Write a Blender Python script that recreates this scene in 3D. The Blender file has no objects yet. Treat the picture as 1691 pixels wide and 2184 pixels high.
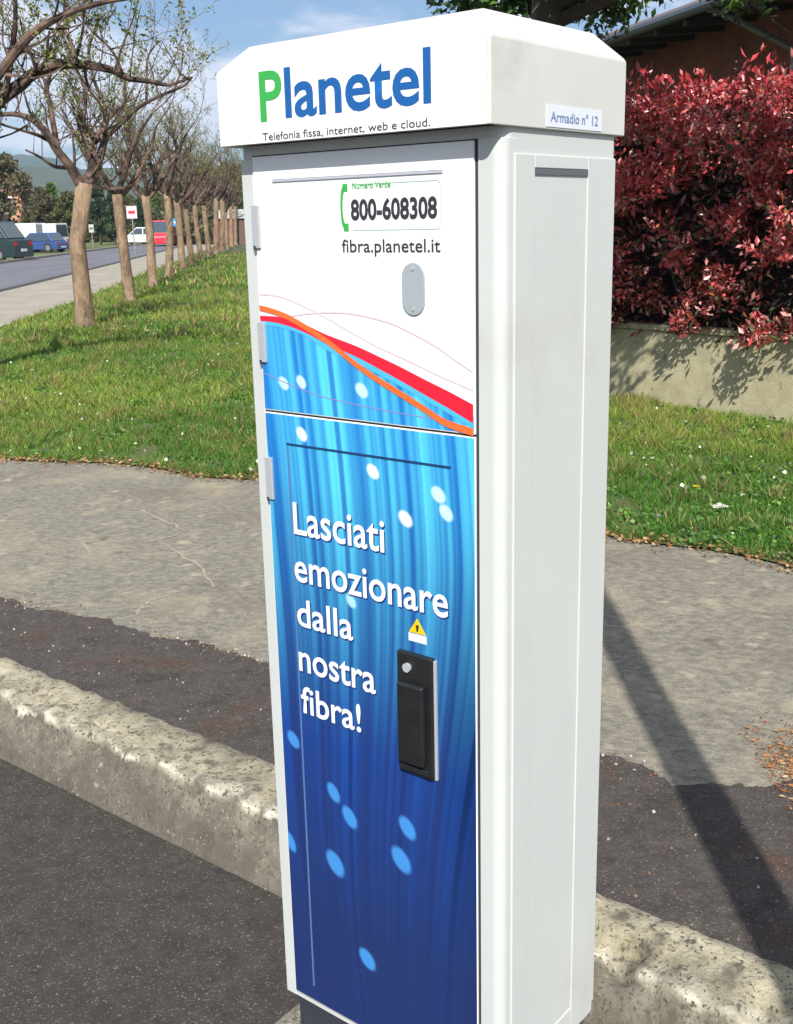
import bpy, bmesh, math, random
import numpy as np
from mathutils import Vector, Matrix, noise
from mathutils.geometry import tessellate_polygon
R = math.radians
S = bpy.context.scene
C = S.collection

# ------------------------------------------------------------------ camera
CAM_H = 1.5
FPX = 2350.0                       # focal length in pixels of a 1691 px wide picture
CX, CY = 845.5, 1092.0
def _n(v): return v / np.linalg.norm(v)
_D = _n(np.array([1055 - CX, 10000 - CY, FPX]))
_Z = -_D
_Y = _n(np.array([0, 0, 1.]) - np.dot([0, 0, 1.], _Z) * _Z)
_X = np.cross(_Y, _Z)
RW = np.array([_X, _Y, _Z])        # world = RW @ camera(x right, y down, z forward)
cam_data = bpy.data.cameras.new('camera')
cam = bpy.data.objects.new('camera', cam_data); C.objects.link(cam)
cam_data.sensor_fit = 'HORIZONTAL'; cam_data.sensor_width = 36
cam_data.lens = 36 * FPX / 1691
cam_data.clip_start = 0.05; cam_data.clip_end = 6000
rx, up, bk = RW @ np.array([1, 0, 0.]), RW @ np.array([0, -1, 0.]), RW @ np.array([0, 0, -1.])
M = Matrix(((rx[0], up[0], bk[0], 0), (rx[1], up[1], bk[1], 0), (rx[2], up[2], bk[2], CAM_H), (0, 0, 0, 1)))
cam.matrix_world = M
S.camera = cam

def ray(x, y): return RW @ np.array([x - CX, y - CY, FPX])
def at(x, y, Y):
    r = ray(x, y); t = Y / r[1]
    return Vector((r[0] * t, Y, CAM_H + r[2] * t))
def gx(x, Y):                       # X of picture column x at distance Y, near the horizon
    return at(x, 480, Y).x

# ------------------------------------------------------------------ light
SUN_EL = 41.0
w = bpy.data.worlds.new('World'); S.world = w; w.use_nodes = True
nt = w.node_tree; nt.nodes.clear()
def N(t, **k):
    n = nt.nodes.new(t)
    for a, b in k.items(): setattr(n, a, b)
    return n
out = N('ShaderNodeOutputWorld'); bg = N('ShaderNodeBackground'); bg.inputs['Strength'].default_value = 0.068
sky = N('ShaderNodeTexSky', sky_type='NISHITA', sun_disc=False, sun_elevation=R(SUN_EL), sun_rotation=R(180),
        air_density=1.1, dust_density=1.2, ozone_density=1.5)
tc = N('ShaderNodeTexCoord'); sep = N('ShaderNodeSeparateXYZ'); nt.links.new(tc.outputs['Generated'], sep.inputs[0])
def m(op, a, b=None, c=None, clamp=False):
    n = N('ShaderNodeMath', operation=op, use_clamp=clamp)
    for i, v in enumerate((a, b, c)):
        if v is None: continue
        if isinstance(v, (int, float)): n.inputs[i].default_value = v
        else: nt.links.new(v, n.inputs[i])
    return n.outputs[0]
den = m('ADD', m('MAXIMUM', sep.outputs[2], 0.0), 0.22)
comb = N('ShaderNodeCombineXYZ')
nt.links.new(m('DIVIDE', sep.outputs[0], den), comb.inputs[0]); nt.links.new(m('DIVIDE', sep.outputs[1], den), comb.inputs[1])
comb.inputs[2].default_value = 0.3
no = N('ShaderNodeTexNoise'); no.inputs['Scale'].default_value = 2.2; no.inputs['Detail'].default_value = 7; no.inputs['Roughness'].default_value = .52
nt.links.new(comb.outputs[0], no.inputs['Vector'])
mr = N('ShaderNodeMapRange', interpolation_type='SMOOTHSTEP')
mr.inputs['From Min'].default_value = .43; mr.inputs['From Max'].default_value = .56
nt.links.new(no.outputs['Fac'], mr.inputs['Value'])
no2 = N('ShaderNodeTexNoise'); no2.inputs['Scale'].default_value = 5; no2.inputs['Detail'].default_value = 5
nt.links.new(comb.outputs[0], no2.inputs['Vector'])
cc = N('ShaderNodeMix', data_type='RGBA'); cc.inputs['A'].default_value = (8.2, 9.0, 10.8, 1); cc.inputs['B'].default_value = (12.0, 12.0, 12.6, 1)
nt.links.new(no2.outputs['Fac'], cc.inputs['Factor'])
mx = N('ShaderNodeMix', data_type='RGBA')
nt.links.new(m('MULTIPLY_ADD', mr.outputs[0], .82, .12), mx.inputs['Factor'])
tint = N('ShaderNodeMix', data_type='RGBA', blend_type='MULTIPLY'); tint.inputs['Factor'].default_value = 1; tint.inputs['B'].default_value = (.72, .95, 1.22, 1)
nt.links.new(sky.outputs[0], tint.inputs['A']); nt.links.new(tint.outputs['Result'], mx.inputs['A']); nt.links.new(cc.outputs['Result'], mx.inputs['B'])
nt.links.new(mx.outputs['Result'], bg.inputs['Color']); nt.links.new(bg.outputs[0], out.inputs[0])

sl = bpy.data.lights.new('sun', 'SUN'); sl.energy = 5.0; sl.angle = R(0.4); sl.color = (1, .955, .88)
so = bpy.data.objects.new('sun', sl); C.objects.link(so); so.rotation_euler = (R(90 - SUN_EL), 0, 0); so.location = (0, -5, 10)
S.view_settings.view_transform = 'Standard'; S.view_settings.look = 'None'
S.view_settings.gamma = 1; S.view_settings.use_curve_mapping = False
S.view_settings.exposure = 0.38

# ------------------------------------------------------------------ helpers
def srgb(r, g, b, k=1.0):
    f = lambda c: ((c / 255 + .055) / 1.055) ** 2.4 if c > 10 else c / 255 / 12.92
    return (f(r) * k, f(g) * k, f(b) * k)
MATS = {}
def mat(name, col=(.5, .5, .5), rough=.6, var=.0, scale=8, bump=0, bscale=60, attr=False, metal=0, spec=.5, col2=None, lo=.35, hi=.65,
        spots=None, spscale=300, stretch=None, trans=0, detail=6, coat=0, patches=None):
    mt = bpy.data.materials.new(name); mt.use_nodes = True
    t = mt.node_tree; b = t.nodes['Principled BSDF']; L = t.links
    b.inputs['Roughness'].default_value = rough; b.inputs['Metallic'].default_value = metal
    b.inputs['Specular IOR Level'].default_value = spec
    if coat: b.inputs['Coat Weight'].default_value = coat
    co = t.nodes.new('ShaderNodeTexCoord'); vec = co.outputs['Object']
    if stretch:
        mp = t.nodes.new('ShaderNodeMapping'); mp.inputs['Scale'].default_value = stretch[:3]
        if len(stretch) > 3: mp.inputs['Rotation'].default_value = (0, 0, stretch[3])
        L.new(vec, mp.inputs[0]); svec = mp.outputs[0]
    else: svec = vec
    def noise_(sc, det=detail, v=svec, rg=.6):
        n = t.nodes.new('ShaderNodeTexNoise'); n.inputs['Scale'].default_value = sc; n.inputs['Detail'].default_value = det
        n.inputs['Roughness'].default_value = rg; L.new(v, n.inputs['Vector']); return n.outputs['Fac']
    def rng_(f, a, c, x=0, y=1):
        n = t.nodes.new('ShaderNodeMapRange'); n.inputs[1].default_value = a; n.inputs[2].default_value = c
        n.inputs[3].default_value = x; n.inputs[4].default_value = y; L.new(f, n.inputs[0]); return n.outputs[0]
    def mix_(f, A, B, mode='MIX'):
        n = t.nodes.new('ShaderNodeMix'); n.data_type = 'RGBA'; n.blend_type = mode
        for k, v in (('Factor', f), ('A', A), ('B', B)):
            if isinstance(v, (tuple, list)): n.inputs[k].default_value = (*v[:3], 1)
            elif isinstance(v, (int, float)): n.inputs[k].default_value = v
            else: L.new(v, n.inputs[k])
        return n.outputs['Result']
    c = tuple(col)
    if attr:
        a = t.nodes.new('ShaderNodeAttribute'); a.attribute_name = 'col'; c = a.outputs['Color']
    if col2: c = mix_(rng_(noise_(scale), lo, hi), c, col2)
    if patches:
        for (pc, psc, plo, phi) in patches: c = mix_(rng_(noise_(psc, 5, vec), plo, phi), c, pc)
    if var:
        v = rng_(noise_(scale * 2.7, 8), .25, .75, 1 - var, 1 + var)
        n = t.nodes.new('ShaderNodeVectorMath'); n.operation = 'SCALE'
        if isinstance(c, tuple): n.inputs[0].default_value = c
        else: L.new(c, n.inputs[0])
        L.new(v, n.inputs['Scale']); c = n.outputs[0]
    if spots:
        for (sc_, slo, shi, scol) in spots: c = mix_(rng_(noise_(sc_, 2, vec), slo, shi), c, scol)
    if isinstance(c, tuple): b.inputs['Base Color'].default_value = (*c, 1)
    else: L.new(c, b.inputs['Base Color'])
    if bump:
        bn = t.nodes.new('ShaderNodeBump'); bn.inputs['Strength'].default_value = 1; bn.inputs['Distance'].default_value = bump
        L.new(noise_(bscale, 8), bn.inputs['Height']); L.new(bn.outputs[0], b.inputs['Normal'])
    if trans:
        tr = t.nodes.new('ShaderNodeBsdfTranslucent'); ms = t.nodes.new('ShaderNodeMixShader'); ms.inputs[0].default_value = trans
        if isinstance(c, tuple): tr.inputs[0].default_value = (*c, 1)
        else: L.new(c, tr.inputs[0])
        L.new(b.outputs[0], ms.inputs[1]); L.new(tr.outputs[0], ms.inputs[2]); L.new(ms.outputs[0], t.nodes['Material Output'].inputs[0])
    MATS[name] = mt
    return mt

class MB:
    def __init__(s): s.v = []; s.f = []; s.smooth = False
    def add(s, vs, fs):
        o = len(s.v); s.v += [tuple(p) for p in vs]; s.f += [tuple(i + o for i in f) for f in fs]; return s
    def box(s, x0, x1, y0, y1, z0, z1):
        vs = [(x, y, z) for z in (z0, z1) for y in (y0, y1) for x in (x0, x1)]
        return s.add(vs, [(0, 2, 3, 1), (4, 5, 7, 6), (0, 1, 5, 4), (2, 6, 7, 3), (0, 4, 6, 2), (1, 3, 7, 5)])
    def prism(s, pts, z0, z1):                         # polygon in xy extruded in z (ccw)
        n = len(pts); vs = [(x, y, z0) for x, y in pts] + [(x, y, z1) for x, y in pts]
        return s.add(vs, [tuple(range(n - 1, -1, -1)), tuple(range(n, 2 * n))] + [(i, (i + 1) % n, n + (i + 1) % n, n + i) for i in range(n)])
    def prism_xz(s, pts, y0, y1):                      # polygon in xz extruded in y
        n = len(pts); vs = [(x, y0, z) for x, z in pts] + [(x, y1, z) for x, z in pts]
        return s.add(vs, [tuple(range(n)), tuple(range(2 * n - 1, n - 1, -1))] + [(i, n + i, n + (i + 1) % n, (i + 1) % n) for i in range(n)])
    def tube(s, pts, rad, n=6, cap=True):
        pts = [Vector(p) for p in pts]; o = len(s.v); ref = None
        for i, p in enumerate(pts):
            d = (pts[min(i + 1, len(pts) - 1)] - pts[max(i - 1, 0)]).normalized()
            if ref is None: ref = d.orthogonal().normalized()
            ref = (ref - d * ref.dot(d))
            ref = ref.normalized() if ref.length > 1e-6 else d.orthogonal().normalized()
            b2 = d.cross(ref); r = rad[i]
            for k in range(n):
                a = 2 * math.pi * k / n; q = p + (ref * math.cos(a) + b2 * math.sin(a)) * r; s.v.append((q.x, q.y, q.z))
        for i in range(len(pts) - 1):
            for k in range(n):
                a, b_ = o + i * n + k, o + i * n + (k + 1) % n
                s.f.append((a, b_, b_ + n, a + n))
        if cap:
            s.f.append(tuple(o + k for k in range(n - 1, -1, -1))); s.f.append(tuple(o + (len(pts) - 1) * n + k for k in range(n)))
        return s
    def cyl(s, c, r, h, axis='z', n=20):
        c = Vector(c); d = {'x': Vector((1, 0, 0)), 'y': Vector((0, 1, 0)), 'z': Vector((0, 0, 1))}[axis] * h
        return s.tube([c, c + d], [r, r], n)
    def build(s, name, m_, parent=None, smooth=False, bevel=0, loc=None):
        me = bpy.data.meshes.new(name); me.from_pydata(s.v, [], s.f); me.update()
        if smooth: me.polygons.foreach_set('use_smooth', [True] * len(me.polygons))
        me.materials.append(m_)
        o = bpy.data.objects.new(name, me); C.objects.link(o)
        if parent: o.parent = parent
        if loc: o.location = loc
        if bevel:
            bv = o.modifiers.new('bevel', 'BEVEL'); bv.width = bevel; bv.segments = 3; bv.limit_method = 'ANGLE'; bv.angle_limit = R(35)
            o.modifiers.new('wn', 'WEIGHTED_NORMAL')
            me.polygons.foreach_set('use_smooth', [True] * len(me.polygons))
        return o
def tag(o, label=None, cat=None, group=None, kind=None):
    if label: o['label'] = label
    if cat: o['category'] = cat
    if group: o['group'] = group
    if kind: o['kind'] = kind
    return o
def empty(name, loc=(0, 0, 0), rz=0, **k):
    o = bpy.data.objects.new(name, None); C.objects.link(o); o.location = loc; o.rotation_euler = (0, 0, rz); o.empty_display_size = .2
    return tag(o, **k)
def np_mesh(name, V, F, m_, parent=None, cols=None, smooth=False):
    me = bpy.data.meshes.new(name); nf, k = F.shape
    me.vertices.add(len(V)); me.vertices.foreach_set('co', V.astype(np.float32).ravel())
    me.loops.add(nf * k); me.loops.foreach_set('vertex_index', F.astype(np.int32).ravel())
    me.polygons.add(nf); me.polygons.foreach_set('loop_start', np.arange(0, nf * k, k, dtype=np.int32))
    if smooth: me.polygons.foreach_set('use_smooth', np.ones(nf, bool))
    me.update(calc_edges=True)
    if cols is not None:
        a = me.color_attributes.new('col', 'FLOAT_COLOR', 'POINT'); c4 = np.ones((len(V), 4), np.float32); c4[:, :3] = cols
        a.data.foreach_set('color', c4.ravel())
    me.materials.append(m_)
    o = bpy.data.objects.new(name, me); C.objects.link(o)
    if parent: o.parent = parent
    return o
def leaf_arrays(P, size, rs, aspect=.45, droop=.0, upbias=0.0, flat=0.0):
    """folded diamond leaves (two triangles) at points P"""
    n = len(P); d = rs.normal(size=(n, 3)); d[:, 2] = d[:, 2] * (1 - flat) + upbias - droop
    d /= np.linalg.norm(d, axis=1)[:, None]
    r = rs.normal(size=(n, 3)); s = np.cross(d, r); s /= np.linalg.norm(s, axis=1)[:, None] + 1e-9
    nn = np.cross(d, s); L = (size * rs.uniform(.6, 1.3, n))[:, None]
    a = P; c = P + d * L; b = P + d * L * .5 + s * L * aspect * .5 + nn * L * .08; e = P + d * L * .5 - s * L * aspect * .5 + nn * L * .08
    V = np.stack([a, b, c, e], 1).reshape(-1, 3); i = np.arange(n)[:, None] * 4
    F = np.concatenate([i + np.array([[0, 1, 2]]), i + np.array([[0, 2, 3]])], 0)
    return V, F
def leaves(name, P, size, colors, weights, rs, m_, parent=None, **k):
    V, F = leaf_arrays(P, size, rs, **k)
    cols = np.array(colors)[rs.choice(len(colors), len(P), p=np.array(weights) / sum(weights))] * rs.uniform(.7, 1.3, (len(P), 1))
    return np_mesh(name, V, F, m_, parent, np.repeat(cols, 4, 0))
def sheet(name, poly, z, m_, kind='structure', parent=None):
    vs = [Vector((x, y, 0)) for x, y in poly]; tr = tessellate_polygon([vs])
    me = bpy.data.meshes.new(name); fs = []
    for a, b, c in tr:
        va, vb, vc = vs[a], vs[b], vs[c]
        fs.append((a, b, c) if (vb - va).cross(vc - va).z > 0 else (a, c, b))
    me.from_pydata([(x, y, z) for x, y in poly], [], fs); me.materials.append(m_)
    o = bpy.data.objects.new(name, me); C.objects.link(o)
    if kind: o['kind'] = kind
    if parent: o.parent = parent
    return o
def text_obj(name, body, m_, parent, x0, x1, z0, z1, y, bold=0.0, shear=0, thick=.0006):
    cu = bpy.data.curves.new(name, 'FONT'); cu.body = body; cu.size = 1; cu.offset = bold; cu.resolution_u = 4; cu.shear = shear
    to = bpy.data.objects.new('tmp', cu); C.objects.link(to); bpy.context.view_layer.update()
    me = bpy.data.meshes.new_from_object(to.evaluated_get(bpy.context.evaluated_depsgraph_get()))
    bpy.data.objects.remove(to); bpy.data.curves.remove(cu)
    n = len(me.vertices); co = np.zeros(n * 3, np.float32); me.vertices.foreach_get('co', co); co = co.reshape(-1, 3)
    a, b = co.min(0), co.max(0)
    q = np.zeros_like(co); q[:, 0] = x0 + (co[:, 0] - a[0]) / (b[0] - a[0]) * (x1 - x0); q[:, 1] = y; q[:, 2] = z0 + (co[:, 1] - a[1]) / (b[1] - a[1]) * (z1 - z0)
    me.vertices.foreach_set('co', q.ravel()); me.materials.clear(); me.materials.append(m_); me.name = name; me.update()
    o = bpy.data.objects.new(name, me); C.objects.link(o); o.parent = parent
    return o
# kerb-aligned axes: U runs left along the kerb, W runs away across it
U = np.array([-math.sin(R(50.9)), math.cos(R(50.9))]); WV = np.array([math.sin(R(39.1)), math.cos(R(39.1))])
def uw(p, q): return (p * U[0] + q * WV[0], p * U[1] + q * WV[1])

# ------------------------------------------------------------------ materials
pav = mat('worn_pavement', srgb(160, 154, 138, .70), .92, var=.24, scale=22, bump=.003, bscale=150, col2=srgb(130, 126, 114, .68), lo=.4, hi=.6, stretch=(1, 1.5, 1, R(39)),
          patches=[(srgb(180, 168, 142, .72), 1.3, .52, .72), (srgb(118, 110, 100, .66), .9, .52, .75), (srgb(190, 180, 152, .70), 4.5, .58, .76), (srgb(112, 106, 98, .66), 6.0, .60, .78)],
          spots=[(120, .62, .70, srgb(198, 190, 170, .64)), (170, .60, .68, srgb(92, 84, 76, .6)), (8, .62, .74, srgb(186, 178, 154, .7)), (5, .64, .76, srgb(112, 104, 92, .64))])
dark = mat('dark_asphalt', srgb(84, 76, 71, .55), .92, var=.3, scale=16, bump=.006, bscale=110, col2=srgb(98, 92, 87, .55),
           patches=[(srgb(98, 66, 50, .62), 3.1, .56, .72), (srgb(62, 57, 54, .55), 5.0, .55, .72), (srgb(116, 106, 96, .6), 9, .6, .75)],
           spots=[(170, .63, .7, srgb(165, 158, 148, .6)), (240, .61, .68, srgb(50, 46, 44, .6)), (60, .68, .72, srgb(130, 88, 60, .6))])
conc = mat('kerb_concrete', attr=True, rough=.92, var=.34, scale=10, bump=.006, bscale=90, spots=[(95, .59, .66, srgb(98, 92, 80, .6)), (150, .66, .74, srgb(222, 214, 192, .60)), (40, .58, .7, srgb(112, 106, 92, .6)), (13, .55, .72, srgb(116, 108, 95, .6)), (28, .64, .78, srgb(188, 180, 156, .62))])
conc0 = MATS['kerb_concrete']
foot = mat('footing_concrete', srgb(150, 144, 128, .62), .92, var=.28, scale=10, bump=.006, bscale=90, patches=[(srgb(120, 116, 100, .62), 3.0, .6, .75)],
           spots=[(95, .59, .66, srgb(98, 92, 80, .6)), (150, .6, .68, srgb(226, 220, 202, .66))])
street = mat('street_asphalt', srgb(92, 85, 79, .50), .93, var=.3, scale=12, bump=.006, bscale=120, col2=srgb(74, 69, 65, .50),
             spots=[(190, .62, .7, srgb(170, 164, 150, .6)), (260, .6, .68, srgb(50, 46, 42, .6))])
road2 = mat('far_road_asphalt', srgb(140, 140, 150, .6), .85, var=.12, scale=.5, col2=srgb(118, 118, 126, .6), stretch=(2.5, .2, 1))
path2 = mat('footpath_concrete', srgb(190, 180, 164, .66), .9, var=.1, scale=.9, col2=srgb(172, 165, 148, .64), bump=.003, bscale=40)
darkedge = mat('dark_edge_strip', srgb(70, 66, 60, .6), .9, var=.2, scale=2)
soil = mat('turf_soil', (.075, .10, .028), .95, var=.4, scale=3, col2=(.095, .09, .035), lo=.4, hi=.7, bump=.01, bscale=30)
meadow = mat('meadow', (.10, .135, .035), .95, var=.35, scale=.25, col2=(.12, .115, .045), lo=.4, hi=.7)
grassm = mat('grass_blades', attr=True, rough=.55, trans=.3, spec=.25)
leafm = mat('leaf', attr=True, rough=.5, trans=.3, spec=.3)
redleaf = mat('red_leaf', attr=True, rough=.32, trans=.12, spec=.6)
bark = mat('bark', srgb(184, 156, 126, .62), .9, var=.35, scale=6, bump=.03, bscale=18, col2=srgb(138, 116, 94, .6), stretch=(1, 1, .35), patches=[(srgb(92, 84, 74, .6), 3.2, .56, .7)], spots=[(22, .66, .78, srgb(104, 90, 76, .6))])
twig = mat('twig_bark', srgb(132, 108, 94, .62), .9, var=.35, scale=6, col2=srgb(70, 56, 52, .6), lo=.42, hi=.58)
darkbark = mat('dark_bark', (.05, .04, .03), .95, var=.3, scale=6)
paint = mat('grey_cabinet_paint', srgb(229, 234, 231, .66), .45, var=.025, scale=2.2, bump=.0003, bscale=420, spec=.4, patches=[(srgb(214, 212, 200, .64), 2.6, .55, .85)])
capm = mat('cap_plastic', srgb(234, 236, 230, .68), .42, var=.04, scale=3, patches=[(srgb(212, 210, 198, .62), 5, .58, .85)], bump=.0003, bscale=240, spec=.4)
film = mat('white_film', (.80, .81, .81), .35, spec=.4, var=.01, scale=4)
printm = mat('printed_film', attr=True, rough=.3, spec=.4)
dgrey = mat('dark_gap', (.03, .035, .045), .8)
hingem = mat('hinge_metal', srgb(205, 210, 214, .7), .4, metal=.2, var=.05, scale=30)
lockm = mat('lock_grey', srgb(178, 188, 194, .7), .45, var=.04, scale=40)
black = mat('black_plastic', (.012, .013, .014), .42, var=.3, scale=14, bump=.0005, bscale=80)
flat = lambda n, c, r=.4: mat(n, c, r, var=.02, scale=5)
green_ink = flat('green_ink', srgb(60, 180, 80, .80)); blue_ink = flat('blue_ink', srgb(18, 98, 172, .80)); grey_ink = flat('grey_ink', srgb(84, 88, 104, .85))
black_ink = flat('black_ink', srgb(52, 52, 60, .85)); white_ink = flat('white_ink', (.8, .8, .82)); red_ink = flat('red_ink', srgb(250, 30, 55, .9))
orange_ink = flat('orange_ink', srgb(250, 110, 50, .9)); pink_ink = flat('pink_ink', srgb(246, 214, 216, .85)); yellow_ink = flat('yellow_ink', srgb(238, 204, 20, .85))
palegreen_ink = flat('pale_green_ink', srgb(190, 222, 196, .85)); paleblue_ink = flat('pale_blue_ink', srgb(120, 146, 190, .85)); ltline = flat('light_line_ink', srgb(120, 150, 200, .8))
cyan_ink = flat('cyan_ink', srgb(80, 190, 235, .85)); sticker = flat('sticker_white', srgb(226, 232, 240, .85))

# ------------------------------------------------------------------ ground
def clipband(p0, p1, q0, q1): return [uw(p0, q0), uw(p1, q0), uw(p1, q1), uw(p0, q1)][::-1]
sheet('street', clipband(-60, 60, -60, 1.85), -.15, street)
sheet('terrain', clipband(-2600, 2600, 1.9, 3600), -.012, meadow)
edge = [uw(-30, 4.61), uw(-6, 4.60), uw(-2, 4.62), uw(1.54, 4.61), uw(1.95, 4.62), uw(2.47, 4.64), (.05, 5.86), (-.86, 6.51), (-1.81, 7.01), (-2.69, 7.36), (-3.5, 7.72), (-4.5, 8.3), (-5.25, 9.3),
        (-5.7, 11), (-6.0, 14), (-6.24, 17.73), (-6.73, 24.39), (-7.65, 32.57), (-9.4, 50), (-12.6, 80), (-17, 120)]
rnd = random.Random(5)
edge2 = []
for i in range(len(edge) - 1):
    a, b = Vector(edge[i]), Vector(edge[i + 1]); n = max(1, int((b - a).length / .12)) if i >= 1 and i < 12 else 1
    for k in range(n):
        p = a.lerp(b, k / n); j = (noise.noise(Vector((p.x * 2.2, p.y * 2.2, 3))) * .10) if n > 1 else 0
        edge2.append((p.x + j * .6, p.y + j))
edge2.append(edge[-1])
sheet('pavement', [uw(-30, 1.95)] + edge2[:-7] + [(-8.45, 15.5), (-8.6, 12), uw(13, 1.95)], 0.0, pav)
sheet('grass_verge', edge2 + [(-9, 121), (5, 70), (14, 30), (30, 12), uw(-30, 6)], 0.008, soil)
# far footpath, dark edge strip and road
def band(a, b, oa, ob): return [(x + oa, y) for x, y in a] + [(x + ob, y) for x, y in b[::-1]]
near = [(-5.75, 12), (-6.0, 14), (-6.24, 17.73), (-6.73, 24.39), (-7.65, 32.57), (-9.4, 50), (-12.6, 80), (-17, 120), (-40, 300)]
farp = [(-8.3, 12), (-8.5, 14), (-8.85, 18), (-9.4, 24.4), (-10.1, 32), (-11.9, 50), (-15.1, 80), (-19.5, 120), (-42.5, 300)]
sheet('footpath', band(near, farp, .02, 0)[::-1], .02, path2)
sheet('gutter', band(farp, farp, -.003, -.42)[::-1], .004, darkedge)  # plain dark strip along the road side of the footpath
farr = [(-15.0, 12), (-15.1, 14), (-15.4, 18), (-15.8, 24.4), (-16.6, 34), (-18.6, 58), (-21, 86), (-24, 120), (-47, 300)]
sheet('far_road', band(farp, farr, -.42, 0)[::-1], .0, road2)
k2 = MB()
for (a, b) in zip(farr[:-1], farr[1:]):
    k2.prism([(a[0], a[1]), (b[0], b[1]), (b[0] - .2, b[1]), (a[0] - .2, a[1])], -.01, .12)
tag(k2.build('far_kerb', path2), kind='structure')
pavo = bpy.data.objects['pavement']
scr = mat('pale_scuffs', srgb(172, 163, 143, .72), .95, var=.35, scale=26)
c6 = lambda zx, zy: (zx * .8242 / 1.8758, (1700 + zy * .8242) / 1.8754)
for k_, (ln, wd_) in enumerate([([(560, 385), (700, 420), (830, 480), (920, 520)], .016), ([(630, 585), (740, 560), (900, 525)], .014), ([(760, 560), (850, 610), (960, 680), (1060, 800)], .018), ([(680, 965), (668, 900), (740, 850), (850, 815)], .012), ([(1060, 800), (1180, 785), (1270, 770)], .014), ([(400, 560), (450, 640)], .02)]):
    G = []
    for p in ln:
        r_ = ray(*c6(*p)); t_ = -CAM_H / r_[2]; G.append((r_[0] * t_, r_[1] * t_))
    G = [Vector(g_) for g_ in G]; V_ = []; F_ = []; C_ = []
    for i in range(len(G) - 1):
        for t_ in range(10): C_.append(G[i].lerp(G[i + 1], t_ / 10))
    for i, g_ in enumerate(C_):
        tg = (C_[min(i + 1, len(C_) - 1)] - C_[max(i - 1, 0)]).normalized(); nn_ = Vector((-tg.y, tg.x)); w_ = 1.5 * wd_ * (.35 + .9 * abs(noise.noise(Vector((i * .37, k_, 2)))) * 2) * math.sin(math.pi * (i + .5) / len(C_)) ** .5
        o_ = noise.noise(Vector((i * .3, k_ * 3, 7))) * .03
        for sg in (-1, 1): q_ = g_ + nn_ * (o_ + sg * w_ * .5); V_.append((q_.x, q_.y, .002))
    F_ = [(2 * i, 2 * i + 2, 2 * i + 3, 2 * i + 1) for i in range(len(C_) - 1)]
    np_mesh('scuff_mark', np.array(V_), np.array(F_), scr, pavo)
# dark strip of patched asphalt along the kerb
pts = [(7, 2.2), (4.6, 2.26), (4.07, 2.35), (3.53, 2.43), (3.04, 2.49), (2.63, 2.52), (2.0, 2.57), (1.35, 2.59), (1.14, 2.585), (1.02, 2.63), (.95, 2.72), (.86, 2.84), (.74, 2.93), (.3, 2.99), (-1, 2.95), (-6, 2.9)]
top = []
for i in range(len(pts) - 1):
    for k in range(34):
        t = k / 34; p = pts[i][0] * (1 - t) + pts[i + 1][0] * t; q = pts[i][1] * (1 - t) + pts[i + 1][1] * t
        top.append(uw(p, q + noise.fractal(Vector((p * 5, q * 5, 0)), .8, 2, 5) * .06))
sheet('asphalt_strip', [uw(-6, 1.96)] + top[::-1] + [uw(7, 1.96)], .004, dark)
# kerb of individual stones
prof = [(1.995, -.16), (1.995, .0), (1.985, .011), (1.95, .014), (1.90, .012), (1.85, .013), (1.812, .013), (1.796, .012), (1.789, .004), (1.781, -.012), (1.772, -.035), (1.76, -.06), (1.74, -.09), (1.72, -.12), (1.70, -.16)]
kerb = empty('kerb', kind='structure')
def kerb_stone(p0, p1):
    n = int((p1 - p0) / .018); V = []; K = []
    for i in range(n + 1):
        p = p0 + (p1 - p0) * i / n; e = min(i, n - i); sh = .006 * max(0, 1 - e / 1.0)
        for j, (q, z) in enumerate(prof):
            a = 1.0 if 5 <= j <= 9 else .45
            d = noise.fractal(Vector((p * 9, q * 9, z * 9)), .8, 2, 5) * .013 * a
            d2 = noise.fractal(Vector((p * 30, q * 30, z * 30 + 7)), .7, 2, 4) * .0075 * a
            chip = (-.075 * max(0, noise.fractal(Vector((p * 6, 3.3, 1)), .8, 2, 4) - .12) - .02 * max(0, noise.noise(Vector((p * 23, 9, 1))) - .1)) if j in (5, 6, 7, 8, 9) else 0
            x, y = uw(p, q + (d + d2) * .7 + (-chip)); V.append((x, y, z + d * .8 + d2 + chip - sh))
            f1 = noise.fractal(Vector((p * 3.5, q * 10, z * 8)), .9, 2, 5); f2 = noise.fractal(Vector((p * 14, j * .7, 5)), .9, 2, 4)
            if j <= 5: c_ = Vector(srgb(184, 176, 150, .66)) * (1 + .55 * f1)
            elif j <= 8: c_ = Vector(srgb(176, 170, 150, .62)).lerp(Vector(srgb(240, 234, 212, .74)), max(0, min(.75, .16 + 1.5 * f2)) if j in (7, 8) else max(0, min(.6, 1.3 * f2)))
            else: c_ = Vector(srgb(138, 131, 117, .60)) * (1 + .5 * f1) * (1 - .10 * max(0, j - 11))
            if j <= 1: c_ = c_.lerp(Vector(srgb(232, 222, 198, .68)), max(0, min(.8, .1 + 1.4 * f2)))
            K.append(c_[:])
    m_ = len(prof); F = [(i * m_ + j, i * m_ + j + 1, (i + 1) * m_ + j + 1, (i + 1) * m_ + j) for i in range(n) for j in range(m_ - 1)]
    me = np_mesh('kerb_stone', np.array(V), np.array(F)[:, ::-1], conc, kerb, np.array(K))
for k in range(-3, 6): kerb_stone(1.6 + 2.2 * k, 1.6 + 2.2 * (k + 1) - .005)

# ------------------------------------------------------------------ street cabinet
NX, NY = 0.11714604, 1.54472369
cab = empty('street_cabinet', (NX, NY, 0), R(-39.1), label='tall white and pale grey telecom street cabinet with blue fibre print beside the kerb', cat='street cabinet')
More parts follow.
